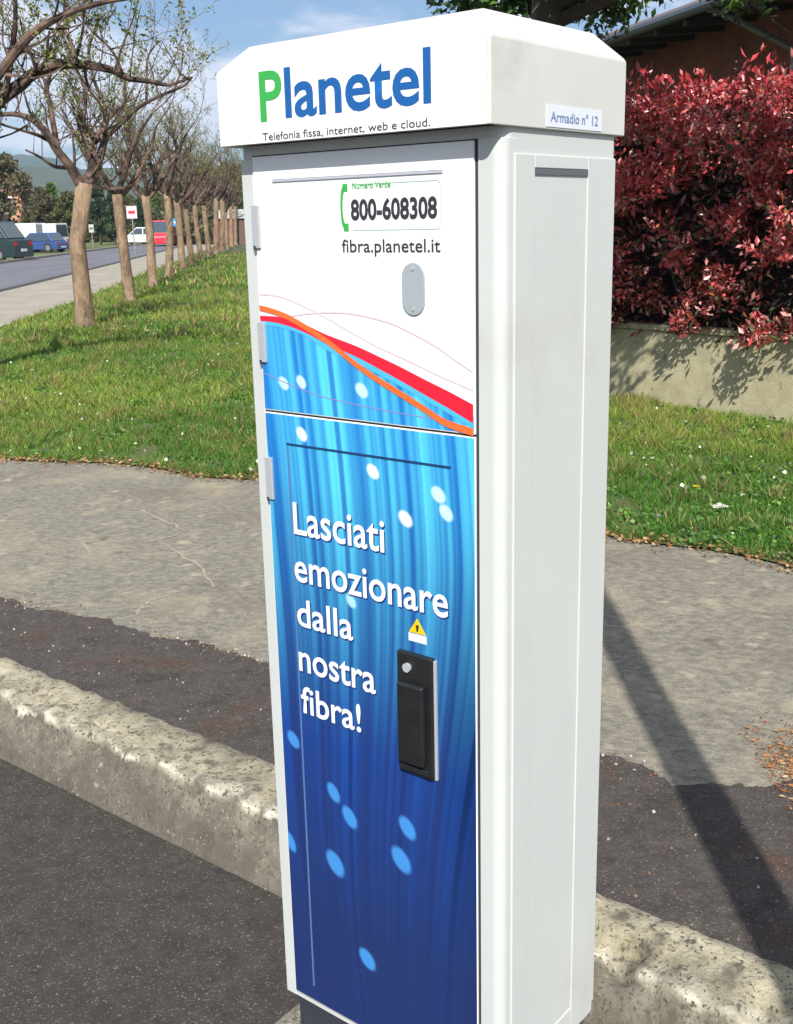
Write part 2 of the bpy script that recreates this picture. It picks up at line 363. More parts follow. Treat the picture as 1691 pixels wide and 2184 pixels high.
# body with rounded corners, joined front plane y=.016
def rrect(x0, x1, y0, y1, r, n=6):
    pts = []
    for (cx_, cy_, a0) in ((x1 - r[1], y0 + r[1], -90), (x1 - r[2], y1 - r[2], 0), (x0 + r[3], y1 - r[3], 90), (x0 + r[0], y0 + r[0], 180)):
        rr = r[{-90: 1, 0: 2, 90: 3, 180: 0}[a0]]
        for k in range(n + 1):
            a = R(a0 + 90 * k / n); pts.append((cx_ + rr * math.cos(a), cy_ + rr * math.sin(a)))
    return pts
b = MB(); b.prism(rrect(-.465, .034, .016, .33, (.006, .02, .012, .012)), .05, 1.62); body = b.build('cabinet_body', paint, cab, bevel=.0)
for p in body.data.polygons: p.use_smooth = False
# left border strip of frame and right post lip, proud of the body
MB().box(-.465, -.4395, .0125, .016 - .0002, .052, 1.60).build('door_frame', paint, cab, bevel=.0015)
MB().prism(rrect(-.0055, .0345, .0125, .05, (.001, .018, .001, .001)), .052, 1.605).build('corner_post', paint, cab, bevel=.001)
MB().box(-.4395, -.0055, .0145, .0158, .06, 1.605).build('door_gap', dgrey, cab)
# base and concrete footing
MB().box(-.45, .018, .03, .315, -.10, .05).build('base_frame', mat('dark_base_steel', (.03, .034, .045), .6, var=.2), cab)
ft = MB().box(-.56, .10, -.03, .40, -.16, -.10).build('footing', foot, cab, bevel=.008)
# side panel: raised frame round a slightly sunken sheet with a vent slot
sp = MB()
x0, x1 = .034, .0372
sp.box(x0 - .001, x1, .040, .090, .075, 1.585)
sp.box(x0 - .001, x1, .238, .322, .075, 1.585)
sp.box(x0 - .001, x1, .0902, .2378, 1.567, 1.5848)
sp.box(x0 - .001, x1, .0902, .2378, .0752, .11)
side = sp.build('side_frame', paint, cab, bevel=.0014)
MB().box(.0335, .0352, .0905, .2375, .111, 1.566).build('side_panel', paint, cab, bevel=.0)
MB().box(.0352, .0376, .0905, .2372, 1.5585, 1.5665).build('vent_slot', mat('slot_shadow_grey', (.10, .11, .125), .6), cab)
# roof cap
cv = []
X0, X1, Y0, Y1 = -.472, .040, -.025, .345
def ring(dx0, dx1, dy0, dy1, z): return [(X0 + dx0, Y0 + dy0, z), (X1 - dx1, Y0 + dy0, z), (X1 - dx1, Y1 - dy1, z), (X0 + dx0, Y1 - dy1, z)]
cv = ring(.006, .006, .006, .006, 1.622) + ring(0, 0, 0, 0, 1.6165) + ring(0, 0, 0, 0, 1.7275) + ring(.048, .03, .028, .05, 1.7635) + ring(.062, .046, .05, .13, 1.768)
cf = [(3, 2, 1, 0)]
for r_ in range(4):
    for k in range(4): a = r_ * 4 + k; b_ = r_ * 4 + (k + 1) % 4; cf.append((a, b_, b_ + 4, a + 4))
cf.append((16, 17, 18, 19))
cp = MB().add(cv, cf).build('roof_cap', capm, cab, bevel=.004)
# bottom rail below the cap, dark recess
# lettering on the cap
MB().box(X0 + .004, X1 - .005, Y0 - .0006, Y0 + .002, 1.6195, 1.7255).build('bright_front_sheet', film, cp)  # white sheet added so the cap front reads as brightly sunlit
yl = Y0 - .0012
text_obj('lettering', 'P', green_ink, cp, -.376, -.329, 1.6495, 1.7205, yl, bold=.018)
text_obj('lettering', 'lanetel', blue_ink, cp, -.3235, -.0535, 1.6505, 1.7215, yl, bold=.018)
text_obj('lettering', 'Telefonia fissa, internet, web e cloud.', black_ink, cp, -.374, -.056, 1.6205, 1.6335, yl, bold=.004)
stk = MB().box(X1 + .0002, X1 + .001, .112, .268, 1.622, 1.651).build('number_sticker', sticker, cp)
st = text_obj('lettering', 'Armadio n° 12', paleblue_ink, stk, .122, .256, 1.629, 1.6435, 0, bold=.01)
co = np.zeros(len(st.data.vertices) * 3, np.float32); st.data.vertices.foreach_get('co', co); co = co.reshape(-1, 3).copy()
st.data.vertices.foreach_set('co', np.stack([np.full(len(co), X1 + .0016), co[:, 0], co[:, 2]], 1).astype(np.float32).ravel()); st.data.update()
# doors
DX0, DX1 = -.4365, -.0105; FY = .0095
ud = MB().box(DX0, DX1, FY, .0145, 1.2005, 1.603).build('upper_door', film, cab, bevel=.0012)
ld = MB().box(DX0, DX1, FY, .0145, .066, 1.1970).build('lower_door', film, cab, bevel=.0012)
# printed fibre graphic (flat print, coloured per vertex)
redc = [(-.44, 1.352), (-.391, 1.35), (-.339, 1.34), (-.289, 1.324), (-.231, 1.309), (-.185, 1.294), (-.144, 1.28), (-.095, 1.262), (-.053, 1.247), (-.012, 1.231)]
orc = [(-.438, 1.369), (-.401, 1.363), (-.359, 1.351), (-.289, 1.321), (-.232, 1.289), (-.186, 1.267), (-.145, 1.25), (-.096, 1.229), (-.062, 1.214), (-.012, 1.2045)]
pkA = [(-.436, 1.391), (-.388, 1.388), (-.337, 1.374), (-.288, 1.357), (-.23, 1.334), (-.184, 1.317), (-.143, 1.305), (-.078, 1.284), (-.012, 1.265)]
pkB = [(-.395, 1.352), (-.343, 1.361), (-.287, 1.366), (-.229, 1.365), (-.164, 1.355), (-.12, 1.341), (-.077, 1.324), (-.044, 1.307), (-.012, 1.291)]
pkC = [(-.434, 1.262), (-.419, 1.258), (-.325, 1.236), (-.235, 1.226), (-.141, 1.220), (-.079, 1.217), (-.03, 1.212)]
def cr(pts, n=8):                                      # Catmull-Rom
    P_ = [np.array(p) for p in pts]; P_ = [2 * P_[0] - P_[1]] + P_ + [2 * P_[-1] - P_[-2]]; o = []
    for i in range(1, len(P_) - 2):
        for k in range(n):
            t = k / n; o.append(.5 * ((2 * P_[i]) + (-P_[i - 1] + P_[i + 1]) * t + (2 * P_[i - 1] - 5 * P_[i] + 4 * P_[i + 1] - P_[i + 2]) * t * t + (-P_[i - 1] + 3 * P_[i] - 3 * P_[i + 1] + P_[i + 2]) * t ** 3))
    o.append(P_[-2]); return np.array(o)
def ribbon(name, pts, w0, w1, y, m_, parent):
    c = cr(pts); n = len(c); V = []; xs = np.clip(c[:, 0], DX0 + .001, DX1 - .001)
    for i in range(n):
        t = i / (n - 1); h = (w0 + (w1 - w0) * t) / 2
        V += [(xs[i], y, c[i, 1] - h), (xs[i], y, c[i, 1] + h)]
    F = [(2 * i, 2 * i + 2, 2 * i + 3, 2 * i + 1) for i in range(n - 1)]
    return np_mesh(name, np.array(V), np.array(F), m_, parent)
dots = [(-.39, 1.248, .011, .011, 1), (-.35, 1.253, .010, .011, 1), (-.222, 1.249, .012, .012, 1.1), (-.354, 1.167, .011, .012, 1.3), (-.204, 1.123, .012, .012, 1.3), (-.141, 1.056, .013, .013, 1.6),
        (-.077, 1.103, .013, .013, 1.1), (-.063, 1.077, .012, .013, 1.1), (-.259, .898, .010, .012, .7), (-.409, .605, .014, .016, .45), (-.316, .530, .014, .018, .55), (-.28, .494, .016, .02, .55),
        (-.151, .519, .017, .020, .55), (-.166, .453, .020, .023, .55), (-.319, .388, .020, .024, .5), (-.43, .392, .012, .02, .4), (-.25, .22, .018, .02, .3)]
rs = np.random.RandomState(3)
tabs = [rs.rand(4000) for _ in range(4)]
def n1(t, tab):
    i = np.floor(t).astype(int); f = t - i; f = f * f * (3 - 2 * f); return tab[i % 4000] * (1 - f) + tab[(i + 1) % 4000] * f
def sl_(c, k=1): return np.array(srgb(*c)) * k
def graphic(name, parent, z0, topf, y, nx=230, nz=200):
    xs = np.linspace(DX0 + .0006, DX1 - .0004, nx); tt = np.linspace(0, 1, nz)
    Xg = np.repeat(xs[None], nz, 0); top_ = topf(xs); Zg = z0 + (top_[None] - z0) * tt[:, None]
    sc = 1 + .55 * np.clip(1.0 - Zg, 0, 1) ** 1.3; fan = (Xg + .20) * sc + 2 + .02 * np.sin(Zg * 5)
    s1 = n1(fan * 95, tabs[0]); s2 = n1(fan * 240, tabs[1]); s3 = n1(fan * 36 + 5, tabs[2])
    s = np.clip(.42 * s1 + .22 * s2 + .42 * s3 + .0, 0, 1); s = np.clip((s - .28) / .5, 0, 1)
    h = np.clip((Zg - .62) / .58, 0, 1)                   # 1 above mid, 0 low
    lft = np.clip(1 - (Xg + .44) / .30, 0, 1)
    k = h ** 1.35
    dk = (1 - k)[..., None] * sl_((32, 54, 116)) + k[..., None] * sl_((36, 128, 208))
    br = (1 - np.clip(k * 1.35, 0, 1))[..., None] * sl_((28, 74, 156)) + np.clip(k * 1.35, 0, 1)[..., None] * sl_((92, 214, 248))
    col = dk * (1 - s[..., None]) + br * s[..., None]
    deep = np.clip((n1(fan * 60 + 9, tabs[3]) - .72) / .12, 0, 1)[..., None] * .65; col = col * (1 - deep) + sl_((22, 88, 190)) * deep * (.25 + .75 * k[..., None])
    side_ = np.clip((Xg + .085) / .07, 0, 1) * np.clip((1.02 - Zg) / .25, 0, 1); col = col * (1 - .45 * side_[..., None])
    bot = np.clip((.62 - Zg) / .35, 0, 1)[..., None]; col = col * (1 - bot * .85) + sl_((34, 50, 100)) * bot * .85
    for (dx, dz, ra, rb, st_) in dots:
        d = np.sqrt(((Xg - dx + (Zg - dz) * .35) / ra) ** 2 + ((Zg - dz) / rb) ** 2)
        a = np.clip(1 - (d - .72) / .45, 0, 1)[..., None]; a = a * a * (3 - 2 * a)
        c = sl_((74, 160, 226)) * (1 - min(st_, 1)) * 1.0 + sl_((205, 246, 252)) * min(st_, 1) if st_ < 1.2 else sl_((240, 254, 254))
        if st_ < .6: c = sl_((70, 148, 222))
        col = col * (1 - a * .95) + c * a * .95
    col *= .86
    V = np.stack([Xg, np.full_like(Xg, y), Zg], -1).reshape(-1, 3)
    i = (np.arange(nz - 1)[:, None] * nx + np.arange(nx - 1)[None]).ravel(); F = np.stack([i, i + 1, i + nx + 1, i + nx], 1)
    return np_mesh(name, V, F, printm, parent, col.reshape(-1, 3))
rc, oc = cr(redc), cr(orc)
def topf(x): return np.minimum(np.interp(x, rc[:, 0], rc[:, 1]), 9) - .003
graphic('fibre_print', ud, 1.2025, topf, FY - .0004, nz=110)
graphic('fibre_print', ld, .068, lambda x: np.full_like(x, 1.1955), FY - .0004, nx=230, nz=560)
ribbon('print_curve', pkC, .0016, .0014, FY - .0008, flat('mauve_ink', srgb(150, 150, 205, .8)), ud)
ribbon('print_curve', pkA, .0032, .003, FY - .0008, pink_ink, ud)
ribbon('print_curve', pkB, .002, .0034, FY - .0010, pink_ink, ud)
ribbon('print_curve', [(x, z - .008) for x, z in redc[:3]] + [(x, z - .013) for x, z in redc[3:]], .006, .016, FY - .0009, cyan_ink, ud)
ribbon('red_ribbon', redc, .008, .027, FY - .0013, red_ink, ud)
ribbon('orange_ribbon', orc, .0085, .011, FY - .0016, orange_ink, ud)
# upper door: slot, badge, address, lock plate
MB().box(-.392, -.062, FY - .0020, FY + .001, 1.5635, 1.5672).build('vent_slot', mat('slot_grey', (.42, .44, .50), .5), ud)
MB().box(-.3925, -.0615, FY - .0024, FY + .001, 1.5674, 1.5686).build('slot_lip', film, ud)
hs = MB(); 
arc = [(-.2515 + .006 * (1 - math.cos(a)) , 1.5215 + .030 * math.sin(a)) for a in [R(t) for t in range(-80, 81, 10)]]
n_ = len(arc); V = []
for i, (x, z) in enumerate(arc):
    wv = .0034 + .0030 * (abs(i - (n_ - 1) / 2) / ((n_ - 1) / 2)) ** 3 * 2
    V += [(x - .001, FY - .0007, z), (x + wv, FY - .0007, z)]
hs.add(V, [(2 * i, 2 * i + 1, 2 * i + 3, 2 * i + 2) for i in range(n_ - 1)])
hs.box(-.247, -.2375, FY - .0008, FY - .0004, 1.5445, 1.5555); hs.box(-.247, -.2375, FY - .0008, FY - .0004, 1.4875, 1.4985)
badge = hs.build('phone_badge', green_ink, ud)
fr = MB()
fr.box(-.229, -.070, FY - .0007, FY - .0003, 1.5535, 1.5548).box(-.229, -.070, FY - .0007, FY - .0003, 1.4880, 1.4893).box(-.0668, -.0655, FY - .0007, FY - .0003, 1.492, 1.5505)
fr.box(-.0700, -.0668, FY - .0007, FY - .0003, 1.5505, 1.5525).box(-.0700, -.0668, FY - .0007, FY - .0003, 1.4895, 1.4918)
fr.build('badge_outline', palegreen_ink, badge)
text_obj('lettering', 'Numero Verde', green_ink, badge, -.228, -.155, 1.5475, 1.5565, FY - .0009, bold=.01)
text_obj('lettering', '800-608308', black_ink, badge, -.232, -.072, 1.5025, 1.5335, FY - .0009, bold=.03)
text_obj('lettering', 'fibra.planetel.it', black_ink, ud, -.252, -.067, 1.4505, 1.4755, FY - .0009, bold=.008)
def oval(cx_, cz, hw, hh, y, m_, name, parent, dep=.003):
    pts = []
    for k in range(13): a = R(180 * k / 12); pts.append((cx_ + hw * math.cos(a), cz + hh - hw + hw * math.sin(a)))
    for k in range(13): a = R(180 + 180 * k / 12); pts.append((cx_ + hw * math.cos(a), cz - hh + hw + hw * math.sin(a)))
    return MB().prism_xz(pts, y - dep, y).build(name, m_, parent, bevel=.0008)
lp = oval(-.116, 1.4045, .0205, .0375, FY, lockm, 'lock_cover', ud)
for zz in (1.434, 1.376): MB().cyl((-.116, FY - .0042, zz), .0032, .0014, 'y', 14).build('screw', hingem, lp)
# lower door
MB().box(-.389, -.053, FY - .0019, FY + .001, 1.1462, 1.1492).build('vent_slot', mat('slot_navy', srgb(24, 66, 120, .7), .5), ld)
MB().box(-.3885, -.3855, FY - .0015, FY + .001, .10, 1.143).build('panel_edge', printm_l := mat('panel_edge_blue', srgb(96, 134, 190, .7), .4), ld)
for body_, xa, xb, za, zb in (('Lasciati', -.382, -.184, .993, 1.049), ('emozionare', -.385, -.061, .909, .960), ('dalla', -.384, -.257, .828, .879), ('nostra', -.385, -.211, .744, .788), ('fibra!', -.384, -.246, .665, .717)):
    text_obj('lettering', body_, white_ink, ld, xa, xb, za, zb, FY - .0009, bold=.012)
    text_obj('lettering_outline', body_, flat('soft_navy_ink', srgb(30, 62, 130, .8)) if 'soft_navy_ink' not in MATS else MATS['soft_navy_ink'], ld, xa + .0018, xb + .0022, za - .0028, zb - .0022, FY - .0007, bold=.02)
tri = MB().prism_xz([(-.1385, .872), (-.1045, .872), (-.1215, .897)], FY - .0008, FY - .0002).build('warning_sign', yellow_ink, ld)
MB().box(-.1395, -.1035, FY - .0008, FY - .0002, .857, .8705).build('sign_label', sticker, tri)
MB().prism_xz([(-.123, .875), (-.1200, .875), (-.1180, .886), (-.1245, .886)], FY - .0012, FY - .0009).build('warning_mark', black_ink, tri)
hd = MB().box(-.158, -.088, FY - .010, FY, .629, .839).build('door_handle', black, ld, bevel=.003)
MB().box(-.0878, -.0835, FY - .006, FY, .629, .835).build('handle_trim', hingem, hd, bevel=.001)
MB().box(-.150, -.098, FY - .0235, FY - .0098, .652, .792).build('lever', black, hd, bevel=.005)
MB().cyl((-.135, FY - .015, .815), .0075, .006, 'y', 20).build('lock_cylinder', hingem, hd, smooth=False)
MB().box(-.152, -.096, FY - .0135, FY - .0098, .634, .645).build('handle_foot', black, hd, bevel=.002)
# hinges: each a knuckle of its own
for z0, z1, par in ((1.463, 1.530, ud), (1.280, 1.346, ud), (1.047, 1.120, ld)):
    h_ = MB().box(-.4405, -.4245, FY - .0045, FY + .001, z0, z1).build('hinge', hingem, par, bevel=.0012)
    if z0 > .9: MB().box(-.4375, -.4335, FY - .0060, FY - .0040, z0 - .002, z0 + .004).build('hinge_pin', dgrey, h_)

# ------------------------------------------------------------------ lamp post beside the camera that throws the long shadow
lampm = mat('galvanised_steel', (.35, .36, .36), .5, metal=.6, var=.1)
lpst = empty('street_lamp', (.797, -.5, -.15), label='slim grey street lamp post whose long shadow crosses the pavement right of the cabinet', cat='street lamp')
MB().tube([(0, 0, 0), (0, 0, 8.6)], [.070, .062], 20).build('pole', lampm, lpst, smooth=True)
MB().tube([(0, 0, 8.5), (0, -.3, 8.8), (0, -1.1, 8.95)], [.03, .028, .025], 10).build('arm', lampm, lpst, smooth=True)
MB().box(-.12, .12, -1.7, -1.0, 8.9, 9.0).build('lamp_head', lampm, lpst, bevel=.03)

# ------------------------------------------------------------------ garden wall and red hedge
wd = Vector((.613, -.790)).normalized(); wn = Vector((-wd.y * -1, 0))  # wall runs along wd
wn = Vector((.790, .613)).normalized()                                  # away from the camera
wp0 = Vector((1.84, 9.31))
def wpt(s, d=0): return wp0 + wd * s + wn * d
wallm = mat('wall_render', srgb(208, 200, 164, .70), .9, var=.12, scale=5, bump=.004, bscale=50, col2=srgb(190, 182, 148, .68),
           patches=[(srgb(150, 148, 122, .62), 1.2, .56, .8)], spots=[(14, .62, .74, srgb(140, 138, 118, .64))])
wl = MB(); a_, b_, c_, d_ = wpt(-4.3), wpt(8), wpt(8, .22), wpt(-4.3, .22)
wl.prism([(a_.x, a_.y), (b_.x, b_.y), (c_.x, c_.y), (d_.x, d_.y)], -.05, .60)
gw = empty('garden_wall', (0, 0, 0), label='low sand coloured rendered garden wall under the red hedge', cat='wall')
wb = wl.build('wall_body', wallm, gw, bevel=.01)
cpw = MB(); a_, b_, c_, d_ = wpt(-4.32, -.02), wpt(8.02, -.02), wpt(8.02, .24), wpt(-4.32, .24)
cpw.prism([(a_.x, a_.y), (b_.x, b_.y), (c_.x, c_.y), (d_.x, d_.y)], .602, .65); cpw.build('wall_coping', wallm, gw, bevel=.008)
# hedge
rs = np.random.RandomState(11)
hg = empty('red_hedge', (wpt(1).x, wpt(1).y, .6), label='tall photinia hedge with glossy red young leaves above the low garden wall', cat='hedge')
inv = Vector((-wpt(1).x, -wpt(1).y, -.6))
def hedge_pts(n, front):
    s = rs.uniform(-3.8, 6, n); z = rs.uniform(.60, 2.36, n)
    bul = np.array([noise.fractal(Vector((a * 1.7, b * 1.7, 2)), .9, 2, 4) for a, b in zip(s, z)])
    d0 = -.22 - .42 * bul - .16 * np.sin(np.clip((z - .6) / 2, 0, 1) * 3.14) - .16 * (s < -.3) 
    if front: d = d0 + rs.exponential(.07, n)
    else: d = d0 + rs.uniform(.15, .9, n)
    low = (z < .72); d = np.where(low & (d < -.35), -.3, d)
    P = np.stack([wp0.x + wd.x * s + wn.x * d, wp0.y + wd.y * s + wn.y * d, z + rs.normal(0, .02, n)], 1)
    return P, s, z, bul
def hedge_leaves(n, front, name, seedsize):
    P, s, z, bul = hedge_pts(n, front)
    gap = np.array([noise.fractal(Vector((a * 2.6, b * 2.6, 9)), .8, 2, 3) for a, b in zip(s, z)])
    keep = (gap > np.interp(z, [.6, 1.2, 1.75, 2.1], [-.06, .09, .04, -.22])) if front else np.ones(n, bool)
    P, z, gap, s = P[keep], z[keep], gap[keep], s[keep]
    V, F = leaf_arrays(P, seedsize, rs, aspect=.42, upbias=.25)
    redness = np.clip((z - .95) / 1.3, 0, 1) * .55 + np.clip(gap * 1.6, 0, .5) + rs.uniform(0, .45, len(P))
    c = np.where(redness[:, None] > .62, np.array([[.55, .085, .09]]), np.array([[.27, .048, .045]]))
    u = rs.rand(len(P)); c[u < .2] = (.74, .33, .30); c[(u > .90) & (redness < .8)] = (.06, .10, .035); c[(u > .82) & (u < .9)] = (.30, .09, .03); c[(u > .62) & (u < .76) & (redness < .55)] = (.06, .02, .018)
    if not front: c = c * .3  # inner leaves darkened in colour for shade inside the hedge
    c *= rs.uniform(.6, 1.3, (len(P), 1))
    return np_mesh(name, V + np.array(inv)[None], F, redleaf, hg, np.repeat(c, 4, 0))
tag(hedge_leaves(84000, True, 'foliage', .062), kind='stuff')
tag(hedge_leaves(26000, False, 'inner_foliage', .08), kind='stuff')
# shoots standing above the clipped top
n = 6500; s = rs.uniform(-3.8, 6, n); sh = np.array([noise.fractal(Vector((a * 3.1, 0, 4)), .8, 2, 4) for a in s])
z = 2.24 + rs.rand(n) * (.08 + .24 * np.clip(sh + .35, 0, 1)); d = rs.uniform(-.5, .5, n)
P = np.stack([wp0.x + wd.x * s + wn.x * d, wp0.y + wd.y * s + wn.y * d, z], 1) + np.array(inv)[None]
tag(leaves('young_shoots', P, .07, [(.46, .05, .06), (.30, .03, .035), (.6, .2, .18)], [5, 3, 1.2], rs, redleaf, hg, aspect=.4, upbias=.9), kind='stuff')
st_ = MB(); rr = random.Random(2)
for i in range(70):
    s0 = rr.uniform(-3.8, 6); p = wpt(s0, rr.uniform(-.05, .15)); q = wpt(s0 + rr.uniform(-.4, .4), rr.uniform(-.35, .4)); zt = rr.uniform(1.3, 2.3)
    mid = (p + q) / 2
    st_.tube([Vector((p.x, p.y, .55)) + inv, Vector((mid.x, mid.y, .55 + (zt - .55) * .5)) + inv, Vector((q.x, q.y, zt)) + inv], [.016, .011, .005], 5)
st_.build('stems', darkbark, hg)
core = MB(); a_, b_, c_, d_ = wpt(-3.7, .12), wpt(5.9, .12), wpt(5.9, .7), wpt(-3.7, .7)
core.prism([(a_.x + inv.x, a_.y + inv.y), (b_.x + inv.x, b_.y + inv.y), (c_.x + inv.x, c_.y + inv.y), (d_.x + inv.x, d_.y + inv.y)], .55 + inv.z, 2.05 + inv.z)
core.build('hedge_core', mat('hedge_shade', (.012, .009, .008), 1), hg)  # near-black box standing in for the shade deep in the hedge

# ------------------------------------------------------------------ house behind the hedge
hs_ = empty('brick_house', (5.5, 17, 0), label='brown brick house with dark overhanging eaves behind the red hedge', cat='house')
ed = Vector((.82, -3.0)).normalized(); en = Vector((-ed.y, ed.x)).normalized()     # along eave, outward right
e0 = Vector((4.34, 16.0))
def hp(s, d, z): p = e0 + ed * s + en * d; return (p.x - 5.5, p.y - 17, z)
brick = mat('brown_brick', srgb(150, 92, 66, .6), .9, var=.25, scale=3, col2=srgb(120, 70, 50, .6), bump=.004, bscale=30)
darkwood = mat('dark_timber', (.03, .026, .024), .7, var=.3, scale=6)
tile = mat('roof_tile', (.16, .09, .065), .85, var=.3, scale=4)
b = MB(); b.add([hp(-14, 1.15, 0), hp(6, 1.15, 0), hp(6, 9, 0), hp(-14, 9, 0), hp(-14, 1.15, 4.28), hp(6, 1.15, 4.28), hp(6, 9, 4.28), hp(-14, 9, 4.28)],
                [(3, 2, 1, 0), (4, 5, 6, 7), (0, 1, 5, 4), (1, 2, 6, 5), (2, 3, 7, 6), (3, 0, 4, 7)]); b.build('wall', brick, hs_)
b = MB()
for s0 in np.arange(-14.5, 6.5, .5):                     # roof slab in strips
    b.add([hp(s0, 0, 4.26), hp(s0 + .5, 0, 4.26), hp(s0 + .5, 5, 6.0), hp(s0, 5, 6.0), hp(s0, 0, 4.14), hp(s0 + .5, 0, 4.14), hp(s0 + .5, 5, 5.9), hp(s0, 5, 5.9)],
          [(0, 1, 2, 3), (7, 6, 5, 4), (0, 4, 5, 1), (1, 5, 6, 2), (2, 6, 7, 3), (3, 7, 4, 0)])
    b.add([hp(s0, 5, 6.0), hp(s0 + .5, 5, 6.0), hp(s0 + .5, 10.1, 4.3), hp(s0, 10.1, 4.3)], [(0, 1, 2, 3)])
rf = b.build('roof', tile, hs_)
b = MB()
for s0 in np.arange(-14.3, 6.5, .85):                    # rafters under the eave
    b.add([hp(s0, .03, 4.135), hp(s0 + .09, .03, 4.135), hp(s0 + .09, 1.14, 4.22), hp(s0, 1.14, 4.22), hp(s0, .03, 4.05), hp(s0 + .09, .03, 4.05), hp(s0 + .09, 1.14, 4.14), hp(s0, 1.14, 4.14)],
          [(3, 2, 1, 0), (4, 5, 6, 7), (0, 1, 5, 4), (1, 2, 6, 5), (2, 3, 7, 6), (3, 0, 4, 7)])
b.build('rafters', darkwood, rf)
gm = mat('gutter_metal', (.10, .12, .15), .4, metal=.5)
MB().tube([hp(-14.5, -.06, 4.20), hp(.3, -.06, 4.20)], [.075, .075], 10).build('gutter', gm, rf)
MB().tube([hp(.3, -.06, 4.20), hp(6.5, -.06, 4.20)], [.075, .075], 10).build('gutter', gm, rf)
pp = mat('downpipe_metal', (.18, .17, .17), .4, metal=.4)
pA = Vector(at(1512, 4, 16.0)) - Vector((5.5, 17, 0)); pB = Vector(at(1638, 88, 15.2)) - Vector((5.5, 17, 0)); 
MB().tube([hp(.05, -.04, 4.14), hp(.1, .05, 4.14), hp(.45, 1.02, 3.62), hp(.45, 1.07, 3.45), hp(.45, 1.07, 0)], [.045] * 5, 10).build('downpipe', pp, hs_)
gl = mat('dark_glass', (.02, .022, .025), .1, spec=.6)
for s0, w_, z0, z1 in ((-2.6, .9, 1.2, 3.35), (-6.0, 1.1, 1.6, 3.2), (2.4, 1.0, 1.4, 3.3)):
    b = MB(); b.add([hp(s0, 1.08, z0), hp(s0 + w_, 1.08, z0), hp(s0 + w_, 1.147, z0), hp(s0, 1.147, z0), hp(s0, 1.08, z1), hp(s0 + w_, 1.08, z1), hp(s0 + w_, 1.147, z1), hp(s0, 1.147, z1)],
                    [(3, 2, 1, 0), (4, 5, 6, 7), (0, 1, 5, 4), (1, 2, 6, 5), (2, 3, 7, 6), (3, 0, 4, 7)])
    wf = b.build('window', darkwood, hs_)
    b = MB(); b.add([hp(s0 + .08, 1.072, z0 + .08), hp(s0 + w_ - .08, 1.072, z0 + .08), hp(s0 + w_ - .08, 1.072, z1 - .08), hp(s0 + .08, 1.072, z1 - .08)], [(0, 1, 2, 3)])
    b.build('pane', gl, wf)

# ------------------------------------------------------------------ trees
def grow(mb, tips, p, d, L, r, depth, rr, up_=.25, spread=.75, kids=3, n=5):
    pts = [p]; rad = [r]; seg = 4; d = d.normalized()
    for i in range(seg):
        d = (d + Vector((rr.gauss(0, .16), rr.gauss(0, .16), rr.gauss(0, .10) + up_ * .35))).normalized()
        p = p + d * L / seg; pts.append(p); rad.append(max(r * (1 - .62 * (i + 1) / seg), .0035))
    mb.tube(pts, rad, n if depth > 1 else 4, cap=False)
    if depth <= 0:
        tips += pts[2:]; return
    for k in range(kids + (1 if depth > 1 else 0)):
        i = rr.randint(1, seg); q = pts[i]; ax = Vector((rr.gauss(0, 1), rr.gauss(0, 1), rr.gauss(0, .5) + up_)).normalized()
        nd = (d * (1 - spread) + ax * spread).normalized()
        grow(mb, tips, q, nd, L * rr.uniform(.45, .72), rad[i] * .62, depth - 1, rr, up_, spread, kids, n)
def twigs_on(mb, tips, pts, rads, rr, depth=1, every=1, L=.9, up_=.5):
    for i in range(1, len(pts)):
        for k in range(every):
            t = rr.random(); q = Vector(pts[i - 1]).lerp(Vector(pts[i]), t)
            d = Vector((rr.gauss(0, .8), rr.gauss(0, .8), rr.gauss(.5, .6)))
            grow(mb, tips, q, d, L * rr.uniform(.5, 1.2), max(rads[i] * .42, .008), depth, rr, up_, .7, 2, 4)
budcols = [(.20, .24, .07), (.13, .18, .05), (.26, .20, .12)]
def bud_leaves(tips, seed, root, n=900, size=.05):
    rs_ = np.random.RandomState(seed); T = np.array([tuple(t) for t in tips]); P = T[rs_.randint(0, len(T), n)] + rs_.normal(0, .03, (n, 3))
    return tag(leaves('buds', P, size, budcols, [4, 3, 2], rs_, leafm, root, aspect=.5), kind='stuff')
def bare_tree(root, seed, h=2.25, r=.14, limbs=5, nb=900, scale=1.0):
    rr = random.Random(seed); tr = MB()
    lean = Vector((rr.uniform(-.10, .10), rr.uniform(-.1, .1), 0))
    pts = [Vector((0, 0, -.05)), Vector((0, 0, .06)), Vector((0, 0, .3)) + lean * .2, Vector((0, 0, h * .6)) + lean, Vector((0, 0, h)) + lean * 1.5]
    pts[3] += Vector((rr.uniform(-.05, .05), 0, 0)); tr.tube([tuple(p) for p in cr([tuple(p) for p in pts], 5)], list(np.interp(np.linspace(0, 4, 21), range(5), [r * 1.6, r * 1.28, r * 1.02, r * .88, r * .95]) * np.array([1 + rr.uniform(-.06, .06) for _ in range(21)])), 12)
    tr.build('trunk', bark, root, smooth=True)
    cr_ = MB(); tips = []
    for k in range(limbs):
        a = 2 * math.pi * (k + rr.uniform(-.25, .25)) / limbs
        d = Vector((math.cos(a), math.sin(a), rr.uniform(.55, 1.2)))
        grow(cr_, tips, pts[-1] - Vector((0, 0, rr.uniform(0, .2))), d, rr.uniform(1.3, 1.8) * scale, r * .58, 3, rr, .38, .6, 3, 6)
    cr_.build('branches', twig, root)
    bud_leaves(tips, seed, root, nb)
    return root
ROWG = 'row of young bare trees along the footpath'
